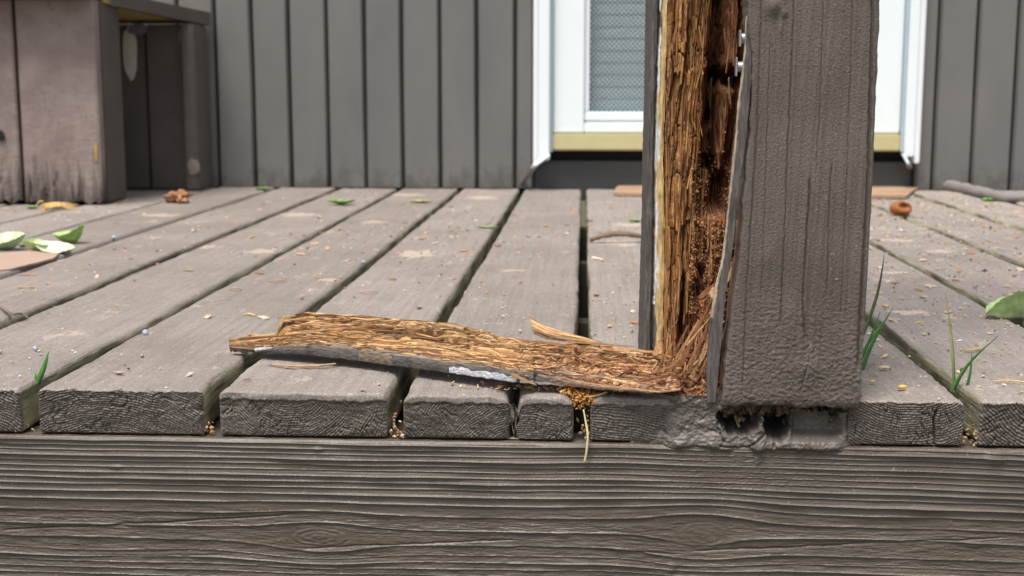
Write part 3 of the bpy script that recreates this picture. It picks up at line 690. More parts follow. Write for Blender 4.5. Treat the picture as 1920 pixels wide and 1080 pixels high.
for k in range(1, 8):
    q = P[0].copy(); q[:, 2] += .002 * math.sin(k); q[:, 1] = q[:, 1] + (.02 - q[:, 1]) * (k / 7) if True else 0; bot.append(q)
P = np.concatenate([np.array(bot[::-1]), P], 0) - PO
grid('front_board', P, M['post'], post)

# left casing: a thin board seen end on, with bare pale wood and old white paint on its inner arris
LYF = .085
def lx(u, v): return onY(u, v, LYF).x
vv = [0, 100, 200, 300, 400, 500, 600, 690]; zc_ = [onY(1220, v, LYF).z for v in vv][::-1]
eo = [lx(u, v) for u, v in zip((1224, 1220, 1217, 1214, 1213, 1210, 1207, 1205), vv)][::-1]
ei = [lx(u, v) for u, v in zip((1253, 1251, 1247, 1244, 1246, 1247, 1244, 1244), vv)][::-1]
zs = np.concatenate([np.arange(0.0, .34, .0010), np.linspace(.35, 2.4, 30)]); s = np.linspace(0, 1, 60); S, Z = np.meshgrid(s, zs)
eo_ = np.interp(Z, zc_ + [2.4], eo + [eo[-1] + .03]); ei_ = np.interp(Z, zc_ + [2.4], ei + [ei[-1] + .03]) + .0012 * fbm(Z * 40, 1, 221, 3)
# around the section: outer face back -> front, end grain edge, inner face back
t = S * 3
X = np.where(t < 1, eo_, np.where(t < 2, eo_ + (ei_ - eo_) * (t - 1), ei_)); Y = np.where(t < 1, LYF + .10 * (1 - t), np.where(t < 2, LYF, LYF + .05 * (t - 2)))
X = X + .0006 * fbm(Z * 120, t * 9, 222, 3); Y = Y - .0012 * fbm(X * 500, Z * 18, 223, 3) * (t > .8)
gr = -.0045 * np.exp(-((t - 1.42) / .05) ** 2) ; Y = Y - gr
fr = t - 1
pale = sstep(.52, .60, fr + .12 * fbm(Z * 22, 1.0, 224, 3) + .25 * sstep(.02, .10, .16 - np.abs(Z - .16)) - .12)
pale = pale * (t < 2.6)
col = lerp3((.115, .103, .096), (.62, .47, .24), pale)
wh = ((fr > .46 + .10 * fbm(Z * 45, 3.0, 3, 3)) & (fr < .60 + .35 * fbm(Z * 28, 7.0, 3, 4)) & (Z > .06))
col[wh] = (.74, .76, .76)
dk = (fr > .36) & (fr < .5); col[dk] = col[dk] * .55
inn = t > 1.85; col = np.where(inn[..., None], lerp3((.42, .26, .10), (.60, .44, .22), np.clip(.5 + fbm(Z * 30, t * 6, 228, 3), 0, 1)), col)
grid('left_casing', np.stack([X, Y, Z], -1) - PO, M['rot'], post, col)
box('back_board', .055 - PO[0], .235 - PO[0], .1855 - PO[1], .205 - PO[1], .001, .4, M['post'], post, .002)
box('back_board', .085 - PO[0], .265 - PO[0], .1855 - PO[1], .205 - PO[1], .402, 2.4, M['post'], post, .002)
box('inner_board', .085 - PO[0], .23 - PO[0], .15 - PO[1], .183 - PO[1], .43, 2.4, M['joist'], post, 0)

# rotten core: height field of split, stepped columns of fibre
CY = .045
def cxv(u, v): return onY(u, v, CY + .03).x
zs = np.concatenate([np.arange(-.004, .325, .00050), np.linspace(.33, .45, 25)]); xs = np.arange(.060, .150, .00042)
X, Z = np.meshgrid(xs, zs)
def rim(u, v): return onY(u, v, CY + .02)
Xs = X - .050 * Z + .003 * n2(Z * 11, 1.5, 301)             # follow the lean of the post
def cols(freq, seglen, seed, amp):
    q = Xs * freq + .55 * fbm(Z * 14, Xs * 40, seed, 3) + 10; ci = np.floor(q); cf = q - ci
    sg = Z / seglen + hash01(ci, 1, seed) * 7 + .05 * fbm(X * 260, Z * 40, seed + 7, 3); si = np.floor(sg); sf = sg - si
    r1 = hash01(ci, si, seed + 1); e = np.minimum(cf, 1 - cf)
    hh = amp * (r1 - .5) * 2 - amp * .9 * np.exp(-(e / .07) ** 2) - amp * .8 * np.exp(-(np.minimum(sf, 1 - sf) / .02) ** 2) * (hash01(ci, si, seed + 2) > .68)
    return hh, r1
h1_, r1 = cols(80, .13, 311, .0050); h2_, r2 = cols(210, .060, 321, .0019); h3_, r3 = cols(520, .028, 331, .0007)
fib = .0010 * fbm(Xs * 900, Z * 22, 341, 3) + .0007 * fbm(Xs * 300, Z * 60, 342, 4) + .0004 * fbm(X * 900, Z * 900, 343, 2)
h = h1_ + h2_ + h3_ + fib
# overall form: ridge in the middle left, deep trench to the right, hollow near the foot
def ctr(u, v): p = onY(u, v, CY + .02); return p.x, p.z
form = np.zeros_like(X)
def line(ptsuv, w_, a_):
    zz = [ctr(u, v)[1] for u, v in ptsuv][::-1]; xx = [ctr(u, v)[0] for u, v in ptsuv][::-1]
    cx = np.interp(Z, zz, xx); ins = sstep(zz[0] - .006, zz[0] + .006, Z) * (1 - (sstep(zz[-1] - .006, zz[-1] + .006, Z) if ptsuv[0][1] > 0 else 0))
    return a_ * ins * np.exp(-np.abs((X - cx) / w_) ** 2.6)
form += line([(1312, 0), (1302, 200), (1290, 400), (1275, 600)], .010, .012)
form += line([(1272, 0), (1262, 200), (1256, 400), (1255, 640)], .006, .006)
form += line([(1355, 0), (1350, 90), (1345, 130), (1338, 260), (1328, 330)], .0060, -.055)
form += line([(1372, 130), (1366, 160)], .011, -.045)
form += line([(1360, 165), (1352, 230), (1345, 300)], .008, .016)
form += line([(1335, 200), (1326, 240)], .005, -.018)
form += line([(1350, 330), (1345, 400)], .006, -.040)
form += line([(1308, 500), (1306, 560)], .004, -.022)
form += line([(1268, 520), (1264, 640)], .0025, -.018)
form += line([(1330, 410), (1330, 520), (1325, 650), (1320, 760)], .020, .012)
form += line([(1385, 0), (1380, 120)], .006, .004)
crumbz = sstep(.165, .12, Z) * sstep(.085, .105, X - .05 * Z)       # crumbly red-brown frass lower right
crumb = .0045 * fbm(X * 130, Z * 130, 351, 5)
hh = h * (1 - crumbz * .75) + crumb * crumbz + form
for (v, sl_) in ((100, .0), (235, .3), (330, .1), (470, .5)):      # cross breaks of brown rot
    z0_ = onY(1300, v, CY).z; brk = np.abs(Z - z0_ - sl_ * (X - .1) + .014 * fbm(X * 75, v, 360, 4)); hh = hh - .0040 * np.exp(-(brk / .0009) ** 2) * (X < .115)
Yc = CY + .030 - hh
Yc = Yc + .02 * (1 - sstep(0, .004, X - xs[0])) 
tone = np.clip(.5 + .7 * (r1 - .5) + .6 * (r2 - .5) + .4 * (r3 - .5) + .6 * fbm(Xs * 120, Z * 8, 371, 4), 0, 1); tone = np.where((r2 < .16) | (r3 < .10), tone * .25, tone)
col = lerp3((.06, .025, .012), (.30, .122, .043), tone)
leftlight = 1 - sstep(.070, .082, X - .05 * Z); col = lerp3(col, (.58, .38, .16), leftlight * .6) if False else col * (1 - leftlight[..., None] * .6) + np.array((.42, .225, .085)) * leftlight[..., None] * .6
rg = sstep(.096, .108, X - .05 * Z); c_r = lerp3((.07, .028, .014), (.21, .085, .042), np.clip(.5 + fbm(Xs * 150, Z * 20, 372, 4), 0, 1)); col = col * (1 - rg[..., None]) + c_r * rg[..., None]  # right of the core: shade of the deep crevice put into the colour
c_c = lerp3((.17, .07, .035), (.42, .22, .12), np.clip(.5 + 1.2 * fbm(X * 160, Z * 160, 373, 4), 0, 1)); col = col * (1 - crumbz[..., None]) + c_c * crumbz[..., None]
def warpx(x, z):
    e = .975 * np.interp(z, zc_ + [2.4], ei + [ei[-1] + .03]) + .0005
    return x + (e - .060) * (1 - sstep(.060, .112, x))
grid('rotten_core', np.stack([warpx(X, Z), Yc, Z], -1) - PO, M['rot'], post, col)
core_xs, core_zs, core_Y = xs, zs, Yc
def core_y(x, z):
    i = np.clip(np.searchsorted(core_zs, z), 0, len(core_zs) - 1); j = np.clip(np.searchsorted(core_xs, x), 0, len(core_xs) - 1); return core_Y[i, j]
CG = np.stack([warpx(X, Z), Yc, Z], -1); sp_ = []; nz_, nx_ = X.shape; zi = int(np.searchsorted(zs, .32))
for k in range(420):
    j = random.uniform(.01, .62) * nx_ if k % 3 else random.uniform(.55, .97) * nx_
    i0 = random.randint(20, zi - 30); L = random.uniform(25, 190)
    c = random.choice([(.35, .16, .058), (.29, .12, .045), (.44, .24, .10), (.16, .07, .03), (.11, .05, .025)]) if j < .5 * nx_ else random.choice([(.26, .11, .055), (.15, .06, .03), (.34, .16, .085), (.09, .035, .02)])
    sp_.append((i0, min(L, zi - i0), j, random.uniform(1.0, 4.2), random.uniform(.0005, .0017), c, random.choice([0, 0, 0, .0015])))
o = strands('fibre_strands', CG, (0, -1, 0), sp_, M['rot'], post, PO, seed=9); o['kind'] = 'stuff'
# thin upright flakes standing off the core
n = 220; x = RNG.uniform(.063, .142, n); z = RNG.uniform(.02, .32, n); x = x + .05 * z * .6
pos = np.stack([warpx(x, z), core_y(x, z) - .0006, z], -1); rot = np.stack([RNG.normal(0, .10, n), RNG.normal(.05, .07, n), RNG.uniform(0, 3, n)], -1)
scl = np.stack([RNG.uniform(.0006, .0020, n), RNG.uniform(.0004, .0012, n), RNG.uniform(.005, .026, n)], -1)
cc = np.array([(.42, .21, .075), (.52, .30, .12), (.24, .11, .045), (.32, .14, .06)])[RNG.integers(0, 4, n)] * RNG.uniform(.7, 1.2, (n, 1))
cc = np.where((x > .108)[:, None], cc * .6, cc)  # flakes darkened to match the painted crevice shade
o = scatter('fibre_flakes', CUBV, BOXF, pos - PO, rot, scl, cc, M['rot'], post); o['kind'] = 'stuff'
# crumbs of brown rot in the cavity
n = 5200; x = RNG.uniform(.085, .150, n); z = RNG.beta(1.2, 2.2, n) * .21
pos = np.stack([warpx(x, z), core_y(x, z) - .0004 - RNG.exponential(.0006, n), z], -1)
scl = RNG.uniform(.0005, .0019, (n, 3)) * np.array([1, 1, 1.0]); rot = RNG.uniform(0, 6, (n, 3))
cc = np.array([(.34, .15, .075), (.42, .20, .105), (.28, .115, .055), (.46, .25, .13)])[RNG.integers(0, 4, n)] * RNG.uniform(.7, 1.15, (n, 1))
o = scatter('rot_crumbs', OCTV * 1.6, OCTF, pos - PO, rot, scl, cc, M['crumb'], post); o['kind'] = 'stuff'

def stick(name, a, c, w0, w1, th, col, mat, parent=None, org=None, seed=0, bend=.0, n=10):
    """a split sliver of wood with rough edges, from a to c"""
    a, c = Vector(a), Vector(c); t = (c - a).normalized(); vdir = Vector((0, -1, .2)).normalized()
    sd_ = t.cross(vdir).normalized(); up = sd_.cross(t).normalized(); V = []
    for i in range(n + 1):
        f_ = i / n; p = a.lerp(c, f_) + up * (bend * math.sin(f_ * math.pi)); w_ = w0 + (w1 - w0) * f_
        j = [float(n2(f_ * 6 + seed * 3.1, q * 5.3, seed)) for q in range(4)]
        w_ *= (1 if 0 < i < n else .55)
        for q, (sx, sy) in enumerate(((-1, -1), (1, -1), (1, 1), (-1, 1))):
            V.append(p + sd_ * (sx * w_ * .5 * (1 + .5 * j[q])) + up * (sy * th * .5 * (1 + .6 * j[(q + 1) % 4])) + t * (.0) )
    F = gridF(n + 1, 4, wrap=True).tolist() + [[3, 2, 1, 0], [n * 4 + k for k in range(4)]]
    V = np.array([list(v) for v in V]) - (np.array(org) if org is not None else 0)
    cl_ = np.array(col) * (1 + .25 * (hash01(np.arange(len(V)) * 7, 0, seed)[:, None] - .5))
    return link(name, make_mesh(name, V, np.array(F), mat, cl_, False), parent)
PAL = [(.36, .19, .085), (.28, .135, .062), (.21, .095, .048), (.46, .28, .14), (.16, .07, .038)]
spl = [(1238, 755, 1372, 492, .010, 5, 3), (1262, 748, 1352, 560, .0, 5, 3), (1250, 735, 1335, 560, .002, 4, 2.5), (1285, 735, 1350, 590, -.004, 6, 3), (1300, 720, 1362, 610, -.006, 5, 3), (1322, 775, 1322, 695, -.014, 3.4, 3.2),
       (1215, 730, 1262, 640, .012, 3, 2), (1310, 560, 1375, 505, -.004, 6, 3), (1330, 555, 1362, 530, -.006, 9, 5), (1306, 505, 1322, 555, 0, 1.2, 5), (1225, 745, 1310, 600, .006, 3, 2), (1335, 700, 1355, 620, -.008, 4, 2), (1292, 700, 1345, 560, -.002, 3, 2), (1348, 560, 1382, 480, -.004, 3.5, 1.5), (1246, 700, 1290, 610, .014, 3, 2), (1226, 668, 1238, 640, -.0, 5, 4)]
for k, (u0, v0, u1, v1, yo, w0, w1) in enumerate(spl):
    a = onY(u0, v0, .02 + yo); c = onY(u1, v1, .038 + yo)
    stick('splinter', a, c, w0 * .0008, w1 * .0008, .0016, PAL[k % 5], M['rot'], post, PO, 40 + k, .002)
for k in range(50):
    u0 = random.uniform(1225, 1335); v0 = random.uniform(640, 770); L_ = random.uniform(15, 95); an = R(random.gauss(58, 30))
    yo = random.uniform(-.006, .03); a = onY(u0, v0, yo + .01); c = onY(u0 + L_ * math.cos(an), v0 - L_ * math.sin(an), yo + .02)
    if u0 + L_ * math.cos(an) > 1362: continue
    w_ = random.uniform(.0004, .0016); stick('splinter', a, c, w_, w_ * .5, w_ * .6, PAL[random.randrange(5)], M['rot'], post, PO, 90 + k, .001, 6)
# mound of frass at the foot of the post
xs = np.linspace(.050, .128, 150); ys = np.linspace(.002, .085, 110); X, Y = np.meshgrid(xs, ys)
Zm = -.002 + .020 * np.exp(-((X - .100) / .022) ** 2 - ((Y - .05) / .032) ** 2) + .0035 * fbm(X * 70, Y * 70, 401, 4) + .002 * fbm(X * 300, Y * 300, 402, 4) - .02 * (1 - sstep(0, .012, X - .05)) - .012 * sstep(.118, .128, X)
tone = np.clip(.5 + 1.2 * fbm(X * 200, Y * 200, 403, 4), 0, 1); col = lerp3((.13, .058, .03), (.40, .22, .12), tone)
grid('rot_mound', np.stack([X, Y, Zm], -1) - PO, M['rot'], post, col)
n = 2600; x = RNG.uniform(.056, .124, n); y = RNG.uniform(.002, .07, n)
i_ = np.clip(((y - ys[0]) / (ys[1] - ys[0])).astype(int), 0, 109); j_ = np.clip(((x - xs[0]) / (xs[1] - xs[0])).astype(int), 0, 149)
pos = np.stack([x, y, Zm[i_, j_] + .0008], -1); scl = np.stack([RNG.uniform(.0015, .007, n) * RNG.uniform(.3, 1, n), RNG.uniform(.0005, .0015, n), RNG.uniform(.0004, .0012, n)], -1)
rot = np.stack([RNG.normal(0, .4, n), RNG.normal(0, .5, n), RNG.uniform(0, 6.3, n)], -1)
cc = np.array([(.46, .24, .12), (.56, .34, .18), (.30, .13, .065), (.40, .19, .11)])[RNG.integers(0, 4, n)] * RNG.uniform(.7, 1.2, (n, 1))
o = scatter('rot_crumbs', CUBV, BOXF, pos - PO, rot, scl, cc, M['crumb'], post); o['kind'] = 'stuff'

n = 420; x = RNG.uniform(.078, .122, n); y = RNG.uniform(.004, .06, n)
i_ = np.clip(((y - ys[0]) / (ys[1] - ys[0])).astype(int), 0, 109); j_ = np.clip(((x - xs[0]) / (xs[1] - xs[0])).astype(int), 0, 149)
pos = np.stack([x, y, Zm[i_, j_] + RNG.exponential(.004, n)], -1); scl = RNG.uniform(.0012, .0048, (n, 3)) * np.array([1, .8, .7])
cc = np.array([(.30, .13, .065), (.40, .20, .10), (.18, .075, .04), (.24, .10, .05)])[RNG.integers(0, 4, n)] * RNG.uniform(.7, 1.2, (n, 1))
o = scatter('rot_blocks', CUBV, BOXF, pos - PO, RNG.uniform(0, 6, (n, 3)), scl, cc, M['rot'], post); o['kind'] = 'stuff'
# loose painted strip peeled away from the front board
ctl = [(1401, 30, 4), (1401, 100, 12), (1398, 150, 18), (1393, 200, 19), (1388, 260, 19), (1378, 340, 16), (1370, 420, 16), (1361, 490, 16), (1350, 540, 19), (1341, 620, 24), (1335, 700, 22), (1333, 752, 15)]
zz = np.array([onY(u, v, -.004).z for u, v, w_ in ctl][::-1]); xx = np.array([onY(u, v, -.004).x for u, v, w_ in ctl][::-1]); ww = np.array([w_ / 2330 for u, v, w_ in ctl][::-1])
zs = np.linspace(zz[0], zz[-1], 420); s = np.linspace(0, 4, 61)[:-1]; S, Z = np.meshgrid(s, zs)
cx = np.interp(Z, zz, xx); wv = np.interp(Z, zz, ww) * (1 + .08 * fbm(Z * 50, 1.0, 410, 3)); th = .006
q = S % 1
X = np.where(S < 1, -.5 + q, np.where(S < 2, .5, np.where(S < 3, .5 - q, -.5))) * wv + cx; Y = np.where(S < 1, 0, np.where(S < 2, q, np.where(S < 3, 1, 1 - q))) * th - .008
X += .0004 * fbm(Z * 200, S * 3, 411, 3); Y += -.0005 * fbm(X * 300, Z * 20, 412, 3)
edge = ((S > 3.0) | (S < .14 + .12 * fbm(Z * 30, 4.0, 413, 3))) & (Z > Zv(600))
col = np.broadcast_to(np.array((.118, .105, .098)), X.shape + (3,)).copy(); col[edge] = (.44, .36, .27)
back = (S > 2) & (S < 3); col[back] = (.40, .26, .13)
P = np.stack([X, Y, Z], -1) - PO
F = gridF(len(zs), 60, wrap=True)
link('loose_strip', make_mesh('loose_strip', P, F, M['rot'], col, True), post)
stick('splinter', onY(1334, 745, .001), onY(1396, 470, .006), .0035, .001, .002, (.07, .055, .045), M['rot'], post, PO, 201, 0, 12)
stick('splinter', onY(1351, 740, .004), onY(1388, 400, .008), .003, .001, .002, (.30, .17, .08), M['rot'], post, PO, 202, 0, 12)
stick('splinter', onY(1372, 560, .004), onY(1394, 430, .004), .003, .001, .002, (.50, .30, .12), M['rot'], post, PO, 203, .003, 12)
# two metal clips with bright flanges
for (u, v, hh_) in ((1391, 72, 30), (1384, 125, 34)):
    p = onY(u, v, -.003); e = empty('metal_clip', tuple(Vector(p) - Vector(PO))); e.parent = post
    def ring_mesh(r, l0, l1):
        V = []; 
        for x_ in (l0, l1):
            for k in range(14):
                a = 2 * math.pi * k / 14; V.append((x_, math.cos(a) * r, math.sin(a) * r))
        F = gridF(2, 14, wrap=True).tolist(); return V, F
    V, F = ring_mesh(.0042, -.0005, .008); link('barrel', make_mesh('barrel', V, np.array(F), M['metal']), e)
    box('flange', -.0024, -.0012, -.006, .003, -hh_ / 4700, hh_ / 4700, M['metal'], e, .0003)
    box('flange', .0080, .0090, -.004, .004, -hh_ / 5200 - .004, hh_ / 5200, M['metal'], e, .0003)

# ------------------------------------------------------------------ broken slab lying on the deck
ub = [430, 470, 517, 535, 580, 700, 800, 900, 1000, 1100, 1190, 1250, 1283, 1294]
vb = [642, 634, 628, 600, 594, 602, 612, 626, 640, 648, 655, 664, 684, 705]
uf = [430, 480, 560, 650, 740, 850, 965, 1060, 1150, 1235, 1275, 1294]
vf = [650, 659, 664, 674, 686, 700, 717, 724, 733, 738, 733, 712]
nS, nT = 1000, 90
uu = np.linspace(430, 1294, nS)
yF = np.array([onZ(u, np.interp(u, uf, vf), .0075 if u < 1000 else .006) for u in uu]); 
zb_lift = np.interp(uu, [430, 517, 540, 1000, 1200, 1294], [.0115, .018, .030, .027, .020, .012])
yB = np.array([onZ(u, np.interp(u, ub, vb), zl) for u, zl in zip(uu, zb_lift)])
T = np.linspace(0, 1, nT)[None, :]; Sx = (yF[:, 0])[:, None]
thk = (np.interp(uu, [430, 470, 520, 600, 1000, 1100, 1200, 1294], [.0006, .0025, .0065, .0105, .0095, .0055, .003, .0015]) * (1 + .16 * fbm(uu / 45, 3.0, 555, 4)))[:, None]
F2 = yF + np.array([0, -.0008, 0]) + np.concatenate([np.zeros((nS, 2)), thk], 1)
P = F2[:, None, :] * (1 - T[..., None]) + yB[:, None, :] * T[..., None]
xm = P[..., 0] * 1000; tm = T * 45
# layered, stepped fibre running along the slab
def lay(freq, seglen, seed, amp):
    q = tm * freq + .9 * fbm(xm / 55, tm / 12, seed, 3) + 20; ci = np.floor(q); cf = q - ci
    sg = xm / seglen + hash01(ci, 1, seed) * 9 + .04 * fbm(xm / 3, tm * 2, seed + 7, 3); si = np.floor(sg); sf = sg - si
    r_ = hash01(ci, si, seed + 1); e = np.minimum(cf, 1 - cf)
    return amp * (r_ - .5) * 2 - amp * 1.3 * np.exp(-(e / .15) ** 2) - amp * .9 * np.exp(-(np.minimum(sf, 1 - sf) / .02) ** 2), r_
h1_, r1 = lay(.16, 95, 501, .0030); h2_, r2 = lay(.36, 42, 511, .0017); h3_, r3 = lay(.8, 30, 521, .0006)
rgt = sstep(1000, 1100, uu)[:, None] * np.ones_like(T)
h = h1_ + h2_ + h3_ + .0004 * fbm(xm / 14, tm * 1.2, 531, 3) + rgt * .0014 * fbm(xm / 5, tm / 1.2, 532, 4)
chan = -.0055 * np.exp(-((T - .38) / .20) ** 2) * sstep(460, 600, uu)[:, None] * (1 - sstep(1050, 1150, uu))[:, None]
backr = .0050 * sstep(.62, .72, T) * sstep(515, 535, uu)[:, None] * (1 - sstep(840, 960, uu))[:, None]
smoothc = np.exp(-((T - .36) / .17) ** 2) * (1 - rgt) * sstep(480, 560, uu)[:, None] * .7
h = h * (1 - smoothc) + .0008 * fbm(xm / 20, tm / 2, 533, 3) * smoothc
edg = sstep(0, .05, T) * sstep(0, .05, 1 - T)
nrm = np.array([0, -.45, .89])
P = P + nrm * ((h * edg) + chan + backr)[..., None]
tone = np.clip(.58 + .5 * (r1 - .5) + .7 * (r2 - .5) + .35 * (r3 - .5) + .7 * fbm(xm / 40, tm / 2.2, 541, 4), 0, 1); tone = np.where((r2 < .20) & (fbm(xm / 30, tm, 546, 2) > -.2), tone * .15, tone); tone = np.where(r3 < .14, tone * .35, tone)
col = lerp3((.11, .055, .026), (.56, .345, .16), tone)
cR = lerp3((.12, .055, .032), (.46, .25, .135), tone); col = col * (1 - rgt[..., None]) + cR * rgt[..., None]
dkb = sstep(.60, .70, T + .07 * fbm(xm / 12, tm / 3, 542, 3)) * sstep(515, 535, uu)[:, None] * (1 - sstep(900, 1000, uu))[:, None] * (.35 + .5 * (r2 > .4))
col = col * (1 - dkb[..., None]) + np.array((.085, .048, .027)) * dkb[..., None]  # brown back ridge, darkened further for the shade in gaps between strands
hl = sstep(.82, .9, T) * (1 - sstep(.95, 1, T)) * (.5 + .5 * (r3 > .3)); col = col * (1 - hl[..., None] * .6) + np.array((.62, .43, .25)) * hl[..., None] * .6
gre = (1 - sstep(.05, .17, T + .10 * fbm(xm / 14, tm / 4, 543, 3))) * (1 - sstep(1000, 1080, uu))[:, None]; col = col * (1 - gre[..., None] * .8) + np.array((.17, .15, .13)) * gre[..., None] * .8
# front edge face and underside
nE = 20; E = []; cE = []
for k in range(nE):
    f_ = k / nE; q = yF * (1 - f_) + F2 * f_
    q = q + np.array([0, -1, 0]) * (.0009 * np.sin(f_ * math.pi) + .0004 * fbm(uu / 7, f_ * 5, 551, 3))[:, None]
    c_ = np.broadcast_to(np.array((.135, .122, .112)), (nS, 3)).copy()
    c_ = c_ * (1 + .5 * fbm(uu / 30, f_ * 3, 552, 4))[:, None]; br = (uu > 672) & (uu < 735); c_[br] = np.array((.20, .16, .125)) * (1 + .4 * fbm(uu[br] / 9, f_ * 6, 553, 3))[:, None]
    c_[(uu > 842) & (uu < 968) & (f_ < .58 + .25 * fbm(uu / 22, 1.0, 9, 3))] = (.72, .75, .80); c_[(uu > 975) & (uu < 1075) & (f_ < .30)] = (.58, .60, .66)
    c_[(uu > 478) & (uu < 478 + 40 * f_)] = (.6, .62, .66); wn = np.clip((uu - 1010 + 90 * fbm(uu / 20, f_ * 4, 556, 3)) / 60, 0, 1)[:, None]; c_ = c_ * (1 - wn) + np.array((.36, .23, .15)) * wn; wn = np.clip((475 - uu + 20 * fbm(uu / 9, f_ * 4, 557, 3)) / 15, 0, 1)[:, None]; c_ = c_ * (1 - wn) + np.array((.34, .22, .12)) * wn
    E.append(q); cE.append(c_)
E = np.array(E).transpose(1, 0, 2); cE = np.array(cE).transpose(1, 0, 2)
seam = np.zeros(nS)
for su in (512, 672, 735, 842, 968): seam += np.exp(-((uu - su) / 1.5) ** 2)
E[..., 1] += (seam * .0008)[:, None]; E[..., 2] += (.0011 * fbm(uu / 18, 2.0, 558, 4))[:, None] * np.linspace(1, 0, nE)[None]
Bt = yB - np.array([0, -.001, .006]); Bt[:, 2] = np.maximum(Bt[:, 2], .0012)
mid = (yF + Bt) / 2; mid[:, 2] = np.maximum(mid[:, 2], .003)
P = np.concatenate([E, P, Bt[:, None], mid[:, None]], 1); col = np.concatenate([cE, col, np.full((nS, 2, 3), .1)], 1)
SO = np.array([onZ(860, 700).x, onZ(860, 700).y, 0])
slab = empty('rotten_slab', SO, label='long rotten slab of wood broken off and lying flat at the foot of the post', cat='broken wood')
me = make_mesh('slab_wood', P - SO, gridF(nS, P.shape[1], wrap=True), M['rotL'], col)
link('slab_wood', me, slab)
SG = P[:, nE:nE + nT]; sp_ = []
for k in range(330):
    zone = random.random(); i0 = random.randint(20, nS - 60)
    if zone < .55: j = random.uniform(.60, .98) * nT; c = random.choice([(.50, .31, .15), (.42, .24, .11), (.24, .13, .065), (.14, .075, .04), (.58, .39, .21)])
    elif zone < .75: j = random.uniform(.40, .62) * nT; c = random.choice([(.56, .36, .18), (.48, .29, .13), (.30, .17, .08)])
    else: j = random.uniform(.03, .25) * nT; c = random.choice([(.30, .22, .16), (.44, .29, .16), (.20, .16, .13), (.52, .34, .18)])
    if uu[i0] < 545 and j > .5 * nT: i0 = 135
    L = random.uniform(40, 230); 
    sp_.append((i0, min(L, nS - 10 - i0), j, random.uniform(.8, 2.4), random.uniform(.0006, .0016), c, random.choice([0, 0, 0, .0012])))
for k in range(420):
    i0 = int(random.uniform(.60, .97) * nS); j = random.uniform(.02, .97) * nT; L = random.uniform(10, 60)
    sp_.append((i0, min(L, nS - 6 - i0), j, random.uniform(.8, 2.6), random.uniform(.0005, .0013), random.choice([(.46, .25, .13), (.36, .18, .10), (.22, .10, .06), (.54, .33, .19), (.14, .065, .04)]), random.choice([0, 0, .001, .0022])))
for k in range(70):
    i0 = random.randint(5, 180); sp_.append((i0, random.uniform(40, 160), random.uniform(.05, .5) * nT, random.uniform(.7, 1.8), .0009, random.choice([(.44, .29, .16), (.30, .18, .09), (.54, .37, .2)]), random.choice([0, .001])))
o = strands('fibre_strands', SG, nrm, sp_, M['rotL'], slab, SO, seed=5); o['kind'] = 'stuff'
# peeled flakes and curls on its face
n = 170; iS = RNG.integers(30, nS - 12, n); iT = RNG.integers(nE + 4, nE + nT - 4, n); pos = P[iS, iT] + nrm * .0005
rr_ = sstep(950, 1100, uu[iS]); L_ = RNG.uniform(.004, .022, n) * (1 - .45 * rr_)
scl = np.stack([L_, RNG.uniform(.0004, .0012, n), RNG.uniform(.0003, .0008, n)], -1)
rot = np.stack([RNG.normal(.3, .5, n), RNG.normal(0, .10 + .15 * rr_, n), RNG.normal(0, .12 + .5 * rr_ * (RNG.random(n) > .5), n)], -1)
cc = np.array([(.62, .42, .22), (.50, .31, .15), (.36, .20, .11), (.58, .35, .2)])[RNG.integers(0, 4, n)] * RNG.uniform(.7, 1.15, (n, 1))
o = scatter('fibre_flakes', CUBV, BOXF, pos - SO, rot, scl, cc, M['rotL'], slab); o['kind'] = 'stuff'
for k, (u0, v0, u1, v1, w_) in enumerate(((520, 596, 640, 606, 2.0), (560, 622, 690, 612, 1.4), (445, 636, 560, 628, 1.6), (470, 645, 620, 634, 1.4), (935, 690, 1005, 722, 2.6), (950, 685, 990, 706, 1.6), (840, 616, 922, 624, 2.0), (1000, 640, 1120, 656, 2.0), (1060, 640, 1190, 650, 1.8), (1150, 655, 1235, 660, 2.2),
                                         (880, 668, 960, 690, 1.0), (1100, 668, 1180, 690, 1.4), (1160, 692, 1230, 668, 1.4), (1225, 690, 1240, 665, 1.4), (1200, 715, 1280, 700, 1.6), (600, 612, 760, 622, 1.4), (700, 640, 820, 652, 1.2))):
    z0_ = .030 if v0 < 650 and u0 > 515 else (.022 if v0 < 670 else .014)
    stick('splinter', onZ(u0, v0, z0_), onZ(u1, v1, z0_), w_ * .0012, w_ * .0006, .0011, PAL[(k * 3) % 4], M['rotL'], slab, SO, 300 + k, .001)

# curved splinter standing behind the slab
nS2, nT2 = 130, 26
ct = np.array([onZ(u, v, z) for u, v, z in ((993, 594, .026), (1020, 610, .022), (1055, 622, .019), (1095, 632, .016), (1128, 642, .013))])
cb = np.array([onZ(u, v, z) for u, v, z in ((1001, 626, .012), (1025, 636, .010), (1055, 640, .010), (1095, 644, .010), (1128, 645, .0115))])
tt = np.linspace(0, 4, nS2); A_ = np.stack([np.interp(tt, range(5), ct[:, k]) for k in range(3)], -1); B_ = np.stack([np.interp(tt, range(5), cb[:, k]) for k in range(3)], -1)
T = np.linspace(0, 1, nT2)[None, :, None]; P2 = A_[:, None] * (1 - T) + B_[:, None] * T
tl = T[..., 0]; rid = fbm(tl * 11 + tt[:, None] * .15, tt[:, None] * .6, 601, 2)
P2[..., 1] += -.006 * np.sin(tl * math.pi) * (1 - tt[:, None] / 5) - .0011 * rid
P2[..., 0] += .0015 * fbm(tl * 9, 1.0, 603, 3) * (1 - sstep(0, .4, tt))[:, None]
colc = lerp3((.22, .12, .06), (.62, .40, .20), np.clip(.55 + 1.3 * rid, 0, 1) * np.ones_like(tl))
